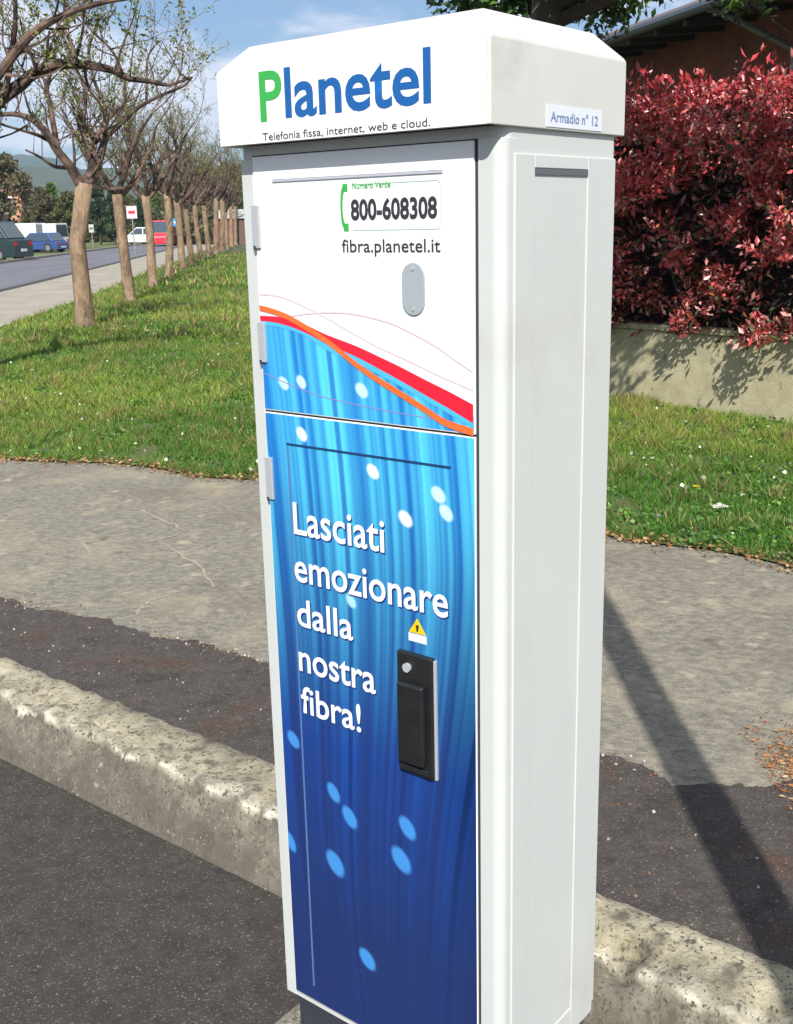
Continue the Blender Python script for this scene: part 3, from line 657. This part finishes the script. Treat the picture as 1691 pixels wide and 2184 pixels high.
# the first tree in full view, limbs set out one by one
def pxp(l, Y, dy=0.0, root=(0, 0)):
    o = []; n = len(l)
    for i, (x, y) in enumerate(l):
        v = at(x, y, Y + dy * i / (n - 1)); o.append(Vector((v.x - root[0], v.y - root[1], v.z)))
    return o
def limb_tree(root, rxy, Y, trunk_pts, trunk_r, limbs, seed, every=2):
    rr = random.Random(seed)
    if trunk_pts: MB().tube(trunk_pts, trunk_r, 14).build('trunk', bark, root, smooth=True)
    cb = MB(); tips = []
    for l, dy, r0, r1, ev in limbs:
        P_ = pxp(l, Y, dy, rxy); n = len(P_); k_ = (Y + .3) / 2350
        rad = [(r0 + (r1 - r0) * i / (n - 1)) * k_ / 2 for i in range(n)]
        C3 = cr([tuple(p) for p in P_], 4); ra = np.interp(np.linspace(0, n - 1, len(C3)), range(n), rad)
        cb.tube(C3, list(ra), 8, cap=False)
        twigs_on(cb, tips, P_, rad, rr, 1, ev, .95)
    cb.build('branches', twig, root)
    bud_leaves(tips, seed, root, 3600)
b0 = at(183, 700, 17.4)
T1 = empty('bare_tree', (b0.x, 17.4, 0), label='nearest whole bare tree of the row, thick pale trunk forking low at the left', cat='tree', group=ROWG)
limbs1 = [
    ([(176, 402), (160, 372), (147, 352), (120, 318), (99, 284), (68, 255), (34, 244), (0, 245), (-40, 250)], -.6, 24, 6, 1),
    ([(124, 322), (116, 280), (106, 222), (99, 188), (109, 150), (118, 103), (130, 68), (150, 41), (162, 20)], .4, 13, 5, 2),
    ([(184, 402), (190, 385), (198, 370), (195, 325), (202, 300), (213, 297)], .2, 24, 14, 1),
    ([(211, 298), (225, 296), (224, 266), (246, 236), (263, 222), (267, 164)], .4, 13, 6, 2),
    ([(222, 296), (256, 266), (287, 236), (311, 219), (348, 202), (390, 184), (410, 165)], -.5, 10, 4, 2),
    ([(200, 295), (192, 285), (175, 262), (150, 232)], .7, 8, 4, 2),
    ([(150, 358), (116, 355), (85, 335), (55, 320)], .8, 9, 4, 1),
    ([(112, 304), (85, 290), (60, 282), (0, 265)], -.9, 10, 4, 1),
    ([(312, 218), (313, 160), (316, 120), (338, 88)], .1, 6, 3, 1),
    ([(372, 190), (386, 150), (390, 108)], .1, 5, 3, 1),
    ([(196, 318), (214, 352), (208, 356), (222, 302)], .1, 10, 8, 1),
    ([(198, 330), (180, 280), (182, 200), (165, 150), (140, 90)], .9, 10, 4, 3),
    ([(204, 300), (226, 240), (200, 170), (190, 110), (205, 50)], 1.2, 9, 4, 3)]
tp = [Vector((0, 0, -.04)), Vector((0, 0, .08)), Vector((-.0, 0, .5)), Vector((-.01, 0, 1.3)), Vector((at(181, 398, 17.4).x - b0.x, 0, at(181, 398, 17.4).z + .05))]
limb_tree(T1, (b0.x, 17.4), 17.4, tp, [.185, .155, .135, .122, .125], limbs1, 7)
# nearer tree whose trunk is outside the picture at the left
T0 = empty('bare_tree', (-4.55, 11.6, 0), label='nearer bare tree reaching long arching branches in from the left edge', cat='tree', group=ROWG)
k0 = at(-70, 250, 11.6)
limbs0 = [
    ([(-85, 330), (-50, 262), (0, 212), (44, 181), (68, 160), (116, 140), (178, 138), (239, 150), (273, 167), (325, 174), (359, 181), (407, 166)], .8, 34, 5, 1),
    ([(-85, 330), (-60, 230), (0, 155), (60, 80), (120, 40), (200, 10), (300, -8)], -.7, 26, 6, 2),
    ([(20, 130), (32, 60), (32, -20)], -.3, 12, 8, 1),
    ([(162, 138), (153, 95), (138, 60), (138, 0)], .2, 9, 5, 2),
    ([(5, 210), (22, 150), (28, 90)], .3, 14, 5, 2),
    ([(262, 158), (240, 110), (190, 60), (170, 30)], .2, 6, 3, 2),
    ([(178, 140), (190, 190), (215, 225), (225, 262)], .3, 6, 4, 1),
    ([(-85, 330), (-130, 230), (-160, 90), (-120, -60)], .9, 24, 8, 3)]
tp = [Vector((0, 0, -.04)), Vector((0, 0, .1)), Vector((0, 0, 1.0)), Vector((at(-85, 335, 11.6).x + 4.55, 0, at(-85, 335, 11.6).z))]
limb_tree(T0, (-4.55, 11.6), 11.6, tp, [.2, .16, .14, .12], limbs0, 17)
# the rest of the row, as individuals
protos = []
for i, sd in enumerate((21, 22, 23)):
    r0 = empty('bare_tree', (0, 0, 0), cat='tree', group=ROWG); bare_tree(r0, sd, h=2.15 + .1 * i, r=.115, nb=2600, scale=1.12); protos.append(r0)
def copy_tree(o, parent=None):
    c = o.copy(); C.objects.link(c); c.parent = parent
    for ch in list(o.children): copy_tree(ch, c)
    return c
rowspots = [(278, 645, 23.23), (326, 612, 29.13), (362, 592, 34.34), (390, 577, 40.2), (410, 568, 44.5), (430, 560, 49.5), (447, 552, 55), (461, 546, 60.5), (473, 541, 66.5), (484, 537, 73), (494, 533, 80), (503, 530, 88)]
ordn = ['second', 'third', 'fourth', 'fifth', 'sixth', 'seventh', 'eighth', 'ninth', 'tenth', 'eleventh', 'twelfth', 'last']
used = set(); rr = random.Random(4)
for i, (px, py, Y) in enumerate(rowspots):
    k = i % 3
    o = protos[k] if k not in used else copy_tree(protos[k]); used.add(k)
    o.location = (gx(px, Y) if False else at(px, py, Y).x, Y, 0); o.rotation_euler = (0, 0, rr.uniform(0, 6.28)); s_ = rr.uniform(.93, 1.08) * (1.06 if i < 6 else 1.2); o.scale = (s_, s_, s_)
    o['label'] = 'bare young tree, %s whole trunk of the row counted from the nearest' % ordn[i]
# green tree behind the cabinet
kt = empty('leafy_tree', (.98, 6.9, 0), label='green tree hidden behind the cabinet with leafy boughs above its roof', cat='tree')
rr = random.Random(31); MB().tube([(0, 0, -.05), (0.02, 0, 1.0), (-.05, .1, 2.2), (.0, .1, 3.4)], [.13, .105, .095, .08], 12).build('trunk', darkbark, kt, smooth=True)
cb = MB(); tips = []
for k in range(9):
    a = 2 * math.pi * k / 9 + rr.uniform(-.3, .3)
    grow(cb, tips, Vector((-.03, .1, rr.uniform(2.5, 3.3))), Vector((math.cos(a), math.sin(a), rr.uniform(.0, .8))), rr.uniform(1.0, 1.5), .045, 2, rr, .12, .7, 3, 5)
cb.build('branches', darkbark, kt)
T = np.array([tuple(t) for t in tips]); rs = np.random.RandomState(8); n = 30000
P = T[rs.randint(0, len(T), n)] + rs.normal(0, .09, (n, 3)); P = P[P[:, 2] > 2.66 + .1 * rs.rand(len(P))]
tag(leaves('foliage', P, .075, [(.05, .11, .03), (.09, .17, .03), (.035, .06, .03)], [4, 2, 3], rs, leafm, kt, aspect=.5), kind='stuff')

# dense trees in the distance
def crown_tree(name, px, topy, wpx, Y, cols, label, seed, bare=False, shape='round', group=None, ybase=None):
    rs_ = np.random.RandomState(seed); x = gx(px, Y); z1 = at(px, topy, Y).z; W_ = wpx / 2350 * Y / 2
    root = empty(name, (x, Y, 0), label=label, cat='tree', group=group)
    z0 = z1 * (.12 if not bare else .22)
    MB().tube([(0, 0, -.1), (0, 0, z1 * .5)], [max(.12, W_ * .06), W_ * .03 + .04], 7).build('trunk', darkbark, root)
    ncl = 60 if shape != 'cone' else 70; cen = []
    for k in range(ncl):
        t = rs_.rand() ** .8; zz = z0 + (z1 - z0) * t
        rad = W_ * (math.sin(math.pi * min(1, .12 + t * .86)) ** .6 if shape == 'round' else (1 - t) ** .8 + .08)
        a = rs_.rand() * 6.28; q = rs_.rand() ** .5 * rad; cen.append((math.cos(a) * q, math.sin(a) * q * .8, zz))
    cen = np.array(cen); n = 6500 if not bare else 1500
    P = cen[rs_.randint(0, ncl, n)] + rs_.normal(0, W_ * (.13 if shape == 'round' else .10), (n, 3)) * np.array([1, 1, .8])
    P = P[P[:, 2] < z1]; P[:, 2] = np.maximum(P[:, 2], .15)
    sz = max(.22, W_ * .15) if not bare else max(.16, W_ * .13)
    tag(leaves('crown', P, sz, cols, [3, 2, 2], rs_, leafm, root, aspect=.55 if not bare else .3), kind='stuff')
    br = MB(); r_ = random.Random(seed)
    for k in range(16 if bare else 8):
        c_ = cen[r_.randrange(ncl)]; br.tube([(0, 0, z1 * .2), (c_[0] * .5, c_[1] * .5, (z1 * .2 + c_[2]) / 2 + .2), tuple(c_)], [W_ * .03 + .02, W_ * .018 + .015, .012], 5, cap=False)
    br.build('limbs', darkbark, root)
brn = [(.13, .115, .06), (.17, .13, .07), (.10, .10, .05)]; olv = [(.12, .14, .045), (.16, .15, .07), (.08, .10, .035)]
dkg = [(.035, .07, .028), (.05, .09, .03), (.025, .045, .022)]; brg = [(.12, .22, .03), (.09, .17, .03), (.06, .11, .03)]; rdb = [(.22, .12, .07), (.17, .10, .06), (.15, .13, .06)]
crown_tree('dense_tree', 12, 330, 120, 82, brn, 'large brownish tree cut by the left edge above the orange house', 41)
crown_tree('dense_tree', 88, 400, 70, 92, brn, 'low brown tree between the white vans and the first thick trunk', 42)
crown_tree('conifer', 116, 392, 52, 100, brg, 'bright green pointed tree left of the nearest whole trunk', 43, shape='cone')
crown_tree('dense_tree', 148, 410, 60, 88, olv, 'olive bush-like tree touching the left side of the nearest whole trunk', 44)
crown_tree('conifer', 212, 372, 54, 104, dkg, 'dark green conifer just right of the nearest whole trunk', 45, shape='cone')
crown_tree('conifer', 244, 398, 40, 112, dkg, 'small dark conifer behind the second trunk', 46, shape='cone')
crown_tree('dense_tree', 272, 408, 62, 125, olv, 'olive tree behind the pink and white sign', 47)
crown_tree('conifer', 304, 402, 40, 122, dkg, 'dark conifer between the second and third trunks', 48, shape='cone')
crown_tree('dense_tree', 343, 392, 56, 135, brg, 'fresh green tree above the red van', 49)
crown_tree('dense_tree', 384, 372, 64, 118, brn, 'brown tree behind the blue road sign', 50)
crown_tree('dense_tree', 418, 356, 66, 108, olv, 'olive tree in the right hand thicket, left of centre', 51)
crown_tree('dense_tree', 450, 352, 66, 104, brn, 'tall brown tree in the middle of the right hand thicket', 52)
crown_tree('dense_tree', 482, 346, 44, 100, rdb, 'reddish brown tree near the left side of the cabinet', 53)
crown_tree('dense_tree', 512, 350, 50, 96, brg, 'green tree half hidden by the left side of the cabinet', 54)
crown_tree('dense_tree', 40, 420, 60, 120, olv, 'small olive tree above the white vans', 55)
# undergrowth under the right hand thicket and behind the road
rs = np.random.RandomState(77)
def under(name, pxr, Yr, hmax, n, cols, label, size):
    x = rs.uniform(*pxr, n); Y = rs.uniform(*Yr, n); X = np.array([gx(a, b_) for a, b_ in zip(x, Y)])
    hh = hmax * (.35 + .65 * np.array([abs(noise.noise(Vector((a * .18, b_ * .12, 5)))) * 2 for a, b_ in zip(X, Y)]))
    P = np.stack([X, Y, rs.rand(n) ** .8 * hh], 1)
    tag(leaves(name, P, size, cols, [3, 2, 2], rs, leafm, aspect=.6), label, 'shrubbery', kind='stuff')
under('undergrowth', (378, 560), (92, 120), 3.6, 9000, brn, 'tangled brown undergrowth below the trees at the far end of the row', .5)
under('far_shrubs', (-30, 380), (125, 160), 4.2, 12000, [(.11, .12, .05), (.06, .09, .03), (.14, .11, .06)], 'distant hedges and shrubs lining the far side of the road', .8)

# ------------------------------------------------------------------ hills
hillm = mat('wooded_hill', (.05, .075, .045), 1, var=.35, scale=.02, col2=(.07, .075, .05))
def ridge(name, Y0_, depth, base, amp, seed, x0=-1500, x1=1500):
    nx, ny = 160, 12; V = []
    for j in range(ny):
        for i in range(nx):
            x = x0 + (x1 - x0) * i / (nx - 1); t = j / (ny - 1); y = Y0_ + depth * t
            prof_ = math.sin(math.pi * min(1, t * 1.0)) ** .8 if 0 < t < 1 else 0
            h = base + amp * noise.fractal(Vector((x / 420, seed, y / 900)), .9, 2, 6); V.append((x, y, -2 + max(0, h) * prof_))
    i = (np.arange(ny - 1)[:, None] * nx + np.arange(nx - 1)[None]).ravel(); F = np.stack([i, i + 1, i + nx + 1, i + nx], 1)
    o = np_mesh(name, np.array(V), F, hillm, smooth=True); tag(o, kind='structure')
ridge('hills', 620, 600, 48, 26, 3.1)
ridge('mountains', 1300, 700, 105, 70, 8.4, -2200, 2200)

# ------------------------------------------------------------------ grass
rs = np.random.RandomState(9)
ex = np.array(edge2)
def inside(X, Y):                                       # even-odd test against the verge outline
    poly = np.array(edge2 + [(-9, 121), (5, 70), (14, 30), (30, 12), uw(-30, 6)]); ins = np.zeros(len(X), bool); j = len(poly) - 1
    for i in range(len(poly)):
        xi, yi = poly[i]; xj, yj = poly[j]; c = ((yi > Y) != (yj > Y)) & (X < (xj - xi) * (Y - yi) / (yj - yi + 1e-12) + xi); ins ^= c; j = i
    return ins
def nz(X, Y, s, o=0): return np.array([noise.noise(Vector((a * s, b_ * s, o))) for a, b_ in zip(X, Y)])
def blades(n, y0, y1, hgt, wid, spread=1):
    Y = rs.uniform(y0, y1, n); X = rs.uniform(-.39, .41, n) * Y
    k = inside(X, Y)
    wq = (X - wp0.x) * wn.x + (Y - wp0.y) * wn.y; k &= (wq < -.01) | ((X - wp0.x) * wd.x + (Y - wp0.y) * wd.y < -4.3)     # not behind the wall
    X, Y = X[k], Y[k]; n = len(X)
    g = nz(X, Y, 1.3, 1) ; g2 = nz(X, Y, 5.5, 4); g3 = nz(X, Y, .45, 8)
    dens = np.clip(.75 + g * .6 + g2 * .8, .12, 1); k = rs.rand(n) < dens; X, Y, g, g2, g3 = X[k], Y[k], g[k], g2[k], g3[k]; n = len(X)
    h = hgt * rs.uniform(.35, 1.4, n) * np.clip(1 + 1.3 * g2 + .6 * g, .25, 2.4); a = rs.uniform(0, 6.28, n); wv = wid * rs.uniform(.6, 1.4, n)
    lean = rs.normal(0, .55, (n, 2)) * h[:, None]
    B = np.stack([X, Y, np.full(n, .004)], 1); sx = np.stack([np.cos(a) * wv, np.sin(a) * wv, np.zeros(n)], 1)
    T_ = B + np.stack([lean[:, 0], lean[:, 1], h], 1)
    V = np.stack([B - sx, B + sx, T_], 1).reshape(-1, 3)
    F = np.arange(3 * n).reshape(-1, 3)
    mixv = np.clip(.5 + g3 * 1.1 + g * .5 + rs.normal(0, .22, n), 0, 1)[:, None]
    c = np.array([[.072, .190, .024]]) * (1 - mixv) + np.array([[.23, .33, .05]]) * mixv
    dry = (rs.rand(n) < .06 + .42 * np.clip(g2 * 1.6 + g * 1.2, 0, 1)); c[dry] = np.array([.42, .31, .15]) * rs.uniform(.5, 1.1, (dry.sum(), 1))
    c *= rs.uniform(.55, 1.4, (n, 1))
    return V, F, np.repeat(c, 3, 0)
parts = [blades(230000, 4.2, 9, .05, .0036), blades(190000, 8.8, 15, .055, .0055), blades(150000, 14.5, 28, .07, .011), blades(110000, 27, 62, .09, .024)]
off = 0; Vs, Fs, Cs = [], [], []
for V, F, c in parts: Vs.append(V); Fs.append(F + off); Cs.append(c); off += len(V)
tag(np_mesh('grass', np.concatenate(Vs), np.concatenate(Fs), grassm, None, np.concatenate(Cs)), 'rough green verge grass with dry patches between pavement and footpath', 'grass', kind='stuff')
# clover and broad weeds
def scatter(name, n, y0, y1, size, cols, wts, label, cat, z=.03, m_=leafm, flat_=.7, aspect=.8, cluster=None):
    Y = rs.uniform(y0, y1, n); X = rs.uniform(-.39, .41, n) * Y
    if cluster: 
        cc_ = rs.randint(0, cluster, n); CYs = rs.uniform(y0, y1, cluster); CXs = rs.uniform(-.39, .41, cluster) * CYs; X = CXs[cc_] + rs.normal(0, .09, n); Y = CYs[cc_] + rs.normal(0, .09, n)
    k = inside(X, Y); wq = (X - wp0.x) * wn.x + (Y - wp0.y) * wn.y; k &= (wq < -.03) | ((X - wp0.x) * wd.x + (Y - wp0.y) * wd.y < -4.3); X, Y = X[k], Y[k]
    P = np.stack([X, Y, z * rs.uniform(.3, 1.3, len(X))], 1)
    return tag(leaves(name, P, size, cols, wts, rs, m_, aspect=aspect, flat=flat_), label, cat, kind='stuff')
scatter('clover', 42000, 4.2, 14, .028, [(.07, .17, .03), (.17, .32, .06), (.05, .12, .025)], [3, 2, 2], 'clover and broad leaved weeds growing through the verge', 'weeds', cluster=520)
scatter('daisies', 1100, 4.3, 22, .026, [(.72, .72, .62), (.55, .58, .45)], [2, 1], 'tiny white daisies dotted over the verge', 'flowers', z=.06, aspect=.9)
# dead leaves along the pavement edge
n = 6500; idx = rs.randint(0, len(edge2) - 10, n); E = np.array(edge2)[idx]; P = np.stack([E[:, 0] + rs.normal(0, .05, n), E[:, 1] + rs.normal(0, .055, n) + .01, rs.uniform(.006, .03, n)], 1)
tag(leaves('dead_leaves', P, .026, [(.34, .17, .07), (.42, .30, .16), (.22, .13, .06)], [2, 3, 2], rs, leafm, aspect=.6, flat=.8), 'dry brown leaf litter along the edge of pavement and grass', 'leaf litter', kind='stuff')
n = 3400; p = rs.normal(.74, .20, n); q = rs.normal(2.93, .11, n); q = np.where(rs.rand(n) < .4, rs.uniform(2.6, 2.95, n), q)
p = np.where(rs.rand(n) < .35, rs.uniform(.2, 1.0, n), p)
P = np.stack([p * U[0] + q * WV[0], p * U[1] + q * WV[1], rs.uniform(.007, .014, n)], 1)
P = P[P[:, 0] > 1.0]
tag(leaves('leaf_debris', P, .017, [(.42, .19, .07), (.30, .12, .05), (.40, .30, .18)], [3, 2, 2], rs, leafm, aspect=.35, flat=.9), 'rust coloured plant debris on the dark asphalt at the right edge', 'leaf litter', kind='stuff')
n = 1600; p = rs.uniform(-1.2, 6.5, n); q = np.interp(p, [x for x, _ in pts][::-1], [y for _, y in pts][::-1]) + rs.normal(0, .02, n); k = rs.rand(n) < .5 + .5 * np.sin(p * 5)
n4 = 900; p = np.concatenate([p[k], rs.uniform(-1.2, 6, n4)]); q = np.concatenate([q[k], rs.uniform(2.0, 2.55, n4)])
P = np.stack([p * U[0] + q * WV[0], p * U[1] + q * WV[1], np.full(len(p), .008)], 1)
tag(leaves('grit', P, .009, [(.30, .16, .09), (.5, .47, .4), (.2, .13, .09)], [3, 2, 2], rs, leafm, aspect=.9, flat=.9), 'brown and pale grit scattered over the dark strip beside the kerb', 'grit', kind='stuff')
# dandelion and a scrap of paper on the verge
dn = at(1485, 1034, 5.62); r0 = empty('dandelion', (dn.x, dn.y, 0), label='single yellow dandelion in the grass right of the cabinet', cat='flower')
MB().tube([(0, 0, 0), (.004, 0, .06), (0, 0, .115)], [.002, .002, .002], 6).build('stem', mat('stem_green', (.1, .2, .04)), r0)
fl = MB()
for k in range(22):
    a = k * 2.4; rr_ = .021 - .004 * (k % 3); z_ = .116 + .002 * (k % 3)
    fl.add([(0, 0, z_), (rr_ * math.cos(a - .13), rr_ * math.sin(a - .13), z_ + .004), (rr_ * 1.08 * math.cos(a), rr_ * 1.08 * math.sin(a), z_ + .003), (rr_ * math.cos(a + .13), rr_ * math.sin(a + .13), z_ + .004)], [(0, 1, 2, 3)])
fl.build('petals', mat('dandelion_yellow', (.75, .60, .02), .6), r0)
pc = at(1540, 1034, 5.5); pap = MB()
pap.add([(-.045, -.02, .035), (.04, -.026, .042), (.046, .02, .03), (0.0, .028, .052), (-.04, .022, .04)], [(0, 1, 3, 4), (1, 2, 3)])
tag(pap.build('paper_scrap', mat('paper', (.55, .55, .48), .8, var=.1), loc=(pc.x, pc.y, 0)), 'small crumpled pale paper scrap lying in the grass right of the dandelion', 'litter')

# ------------------------------------------------------------------ far things along the road
rubber = mat('tyre_rubber', (.02, .02, .02), .8); rimm = mat('wheel_rim', (.35, .36, .38), .35, metal=.7)
glass = mat('car_glass', (.05, .07, .09), .08, spec=.8); lred = mat('tail_lamp_red', (.4, .02, .02), .3); lwhite = mat('head_lamp_clear', (.7, .7, .7), .2)
def car(name, loc, rz, L, W_, H, color, label, cat, style='car', group=None):
    root = empty(name, loc, rz, label=label, cat=cat, group=group)
    pm = mat('car_paint', color, .3, coat=.5, spec=.5)
    g = .18; hb = H * (.56 if style == 'car' else .5)
    if style == 'car': side_ = [(-L / 2, g), (L / 2, g), (L / 2 - .02, hb * .8), (L / 2 - .1, hb * .92), (L * .24, hb), (-L * .40, hb), (-L / 2 + .03, hb * .96)]; gh = [(L * .24, hb), (L * .06, H), (-L * .30, H), (-L * .42, hb)]
    else: side_ = [(-L / 2, g), (L / 2, g), (L / 2, hb * .75), (L * .40, hb), (-L / 2, hb)]; gh = [(L * .40, hb), (L * .26, H), (-L / 2 + .03, H), (-L / 2, hb)]
    bd = MB(); bd.prism_xz(side_, -W_ / 2, W_ / 2); bdo = bd.build('body', pm, root, bevel=.06)
    # cabin
    n = len(gh); cbn = MB(); ins = .10
    vs = []
    for sgn in (-1, 1):
        for (x, z) in gh: vs.append((x, sgn * (W_ / 2 - .02 - (ins if z > hb + .01 else 0)), z))
    cbn.add(vs, [tuple(range(n))[::-1] if False else tuple(range(n)), tuple(range(2 * n - 1, n - 1, -1))] + [(i, n + i, n + (i + 1) % n, (i + 1) % n) for i in range(n)])
    cbn.build('cabin', pm, root, bevel=.04)
    def quad(a, b_, c, d, nm): MB().add([a, b_, c, d], [(0, 1, 2, 3)]).build(nm, glass, root)
    z0, z1 = hb + .05, H - .09; f = lambda z: (z - hb) / (H - hb)
    for sgn in (-1, 1):
        y0 = sgn * (W_ / 2 - .02 - ins * f(z0) + .012); y1 = sgn * (W_ / 2 - .02 - ins * f(z1) + .012)
        xf0 = gh[0][0] + (gh[1][0] - gh[0][0]) * f(z0) - .12; xf1 = gh[0][0] + (gh[1][0] - gh[0][0]) * f(z1) - .12
        xb0 = gh[3][0] + (gh[2][0] - gh[3][0]) * f(z0) + .12; xb1 = gh[3][0] + (gh[2][0] - gh[3][0]) * f(z1) + .12
        if style == 'van': xb0 = xb1 = L * .08
        mid = (xf0 + xb0) / 2
        quad((xb0, y0, z0), (mid - .05, y0, z0), (mid - .05, y1, z1), (xb1, y1, z1), 'side_window'); quad((mid + .05, y0, z0), (xf0, y0, z0), (xf1, y1, z1), (mid + .05, y1, z1), 'side_window')
    for (xa, xb, nm, sg) in ((gh[0][0], gh[1][0], 'windscreen', 1), (gh[3][0], gh[2][0], 'rear_window', -1)):
        X_0 = xa + (xb - xa) * f(z0) + sg * .015; X_1 = xa + (xb - xa) * f(z1) + sg * .015
        quad((X_0, -W_ / 2 + .14, z0), (X_0, W_ / 2 - .14, z0), (X_1, W_ / 2 - .22, z1), (X_1, -W_ / 2 + .22, z1), nm)
    for sx_ in (-L * .31, L * .32):
        for sgn in (-1, 1):
            wh = MB(); wh.cyl((sx_, sgn * (W_ / 2 - .19) if sgn > 0 else -W_ / 2 - .01, .31), .31, .20, 'y', 20)
            wo = wh.build('wheel', rubber, root); MB().cyl((sx_, W_ / 2 + .012 if sgn > 0 else -W_ / 2 - .022, .31), .19, .012, 'y', 16).build('rim', rimm, wo)
    for sgn in (-1, 1):
        MB().box(-L / 2 - .012, -L / 2 + .03, sgn * (W_ / 2 - .22) - .11, sgn * (W_ / 2 - .22) + .11, hb * .68, hb * .86).build('tail_lamp', lred, root)
        MB().box(L / 2 - .05, L / 2 + .004, sgn * (W_ / 2 - .25) - .13, sgn * (W_ / 2 - .25) + .13, hb * .58, hb * .74).build('head_lamp', lwhite, root)
    MB().box(-L / 2 - .016, -L / 2 + .01, -.26, .26, hb * .42, hb * .54).build('number_plate', lwhite, root)
    return root
def gpos(px, Y, z=0): return (gx(px, Y), Y, z)
car('parked_car', (gx(-42, 58), 58, .0), R(168), 4.6, 1.9, 1.95, (.012, .03, .034), 'dark green car at the left edge, standing on the far side of the road', 'car')
car('parked_van', (gx(26, 80), 80, .0), R(172), 4.2, 1.8, 1.95, (.72, .74, .76), 'white van behind the dark green car, left one of two', 'van', 'van')
car('parked_van', (gx(74, 81), 81, .0), R(166), 4.2, 1.8, 1.9, (.70, .74, .74), 'white van right of the dark green car, behind the blue car', 'van', 'van')
car('parked_car', (gx(80, 77), 77, .0), R(164), 3.7, 1.65, 1.3, (.03, .07, .22), 'small blue car on the grass edge right of the dark green car', 'car')
car('parked_car', (gx(232, 132), 132, .0), R(172), 4.2, 1.8, 1.5, (.03, .035, .045), 'dark car right of the nearest whole trunk', 'car')
car('oncoming_van', (gx(345, 92), 92, .0), R(-83), 4.6, 1.95, 2.0, (.62, .03, .045), 'bright red van on the far road between two thin trunks', 'van', 'van')
car('parked_car', (gx(302, 104), 104, .0), R(170), 4.3, 1.8, 1.5, (.70, .70, .70), 'silver white car on the road left of the red van', 'car')
# shed or dark red building near the cabinet
rb = empty('red_shed', (gx(508, 90), 90, 0), R(8), label='small dark red shed with pale roof at the left side of the cabinet', cat='shed')
MB().box(-1.6, 1.6, -1.2, 1.2, 0, 2.0).build('wall', mat('dark_red_paint', (.20, .035, .035), .7, var=.2), rb)
MB().add([(-1.8, -1.4, 2.0), (1.8, -1.4, 2.0), (1.8, 1.4, 2.0), (-1.8, 1.4, 2.0), (-1.8, 0, 2.7), (1.8, 0, 2.7)], [(3, 2, 1, 0), (0, 1, 5, 4), (2, 3, 4, 5), (0, 4, 3), (1, 2, 5)]).build('roof', mat('pale_roof', (.4, .4, .38), .7), rb)
MB().box(-.45, .45, -1.24, -1.202, 0, 1.85).build('door', mat('brown_door', (.12, .07, .05), .7), rb)
# orange house at far left
oh = empty('orange_house', (gx(-22, 98), 98, 0), R(10), label='orange plastered house at the left edge among the far trees', cat='house')
MB().box(-3.2, 3.2, -3, 3, 0, 4.6).build('wall', mat('orange_plaster', srgb(214, 160, 130, .7), .85, var=.1, scale=.5), oh)
MB().add([(-3.6, -3.4, 4.6), (3.6, -3.4, 4.6), (3.6, 3.4, 4.6), (-3.6, 3.4, 4.6), (-3.6, 0, 6.2), (3.6, 0, 6.2)], [(3, 2, 1, 0), (0, 1, 5, 4), (2, 3, 4, 5), (0, 4, 3), (1, 2, 5)]).build('roof', tile, oh)
for xx in (-2.1, 1.6):
    for zz in (.9, 3.0):
        wf = MB().box(xx, xx + .9, -3.06, -2.999, zz, zz + 1.2).build('window', white_ink, oh); MB().box(xx + .08, xx + .82, -3.075, -3.061, zz + .08, zz + 1.12).build('pane', glass, wf)
# signs
steel = lampm
def sign(name, px, Y, zc, w_, h_, m_, label, cat, border=None):
    r_ = empty(name, (gx(px, Y), Y, 0), 0, label=label, cat=cat)
    MB().cyl((0, .04, -.05), .035, zc + h_ / 2 + .05, 'z', 10).build('post', steel, r_)
    pl = MB().box(-w_ / 2, w_ / 2, -.02, .0, zc - h_ / 2, zc + h_ / 2).build('sign_plate', m_, r_, bevel=.004)
    if border: MB().box(-w_ * .32, w_ * .32, -.024, -.0205, zc - h_ * .12, zc + h_ * .12).build('sign_band', border, pl)
sign('road_sign', 377, 62, 1.72, .42, .42, flat('sign_blue', srgb(70, 150, 230, .85)), 'small square blue road sign on a post between thin trunks', 'road sign', white_ink)
sign('road_sign', 283, 66, 2.35, .6, .7, flat('sign_pale_pink', srgb(236, 200, 206, .85)), 'pale pink and white sign just right of the second trunk', 'road sign', flat('sign_red', srgb(220, 60, 70, .7)))
sign('banner_sign', 252, 72, 3.0, .38, 1.3, flat('banner_white', srgb(216, 226, 214, .85)), 'tall narrow white banner left of the second trunk', 'banner', palegreen_ink)
sign('road_sign', 194, 88, 1.5, .38, .6, flat('sign_white', srgb(200, 204, 190, .8)), 'small white sign just right of the nearest whole trunk', 'road sign', grey_ink)
mp_ = at(202, 640, 23.4)
mk = empty('marker_post', (mp_.x - .02, 23.0, 0), label='short pale stone marker beside the footpath right of the nearest whole trunk', cat='marker post')
MB().prism(rrect(-.055, .055, -.04, .04, (.01,) * 4, 3), -.05, .36).build('stone', path2, mk, bevel=.01); MB().box(-.045, .045, -.03, .03, .36, .385).build('top', path2, mk, bevel=.008)

# ------------------------------------------------------------------ air
hz = MB().box(-2400, 2400, -12, 2300, -1.6, 210).build('haze', (hm := bpy.data.materials.new('haze_air')))
hm.use_nodes = True; t = hm.node_tree; t.nodes.clear(); vo = t.nodes.new('ShaderNodeVolumePrincipled'); mo = t.nodes.new('ShaderNodeOutputMaterial')
vo.inputs['Color'].default_value = (.50, .72, 1, 1); vo.inputs['Density'].default_value = .00022; vo.inputs['Anisotropy'].default_value = .0
t.links.new(vo.outputs[0], mo.inputs['Volume']); tag(hz, kind='stuff')
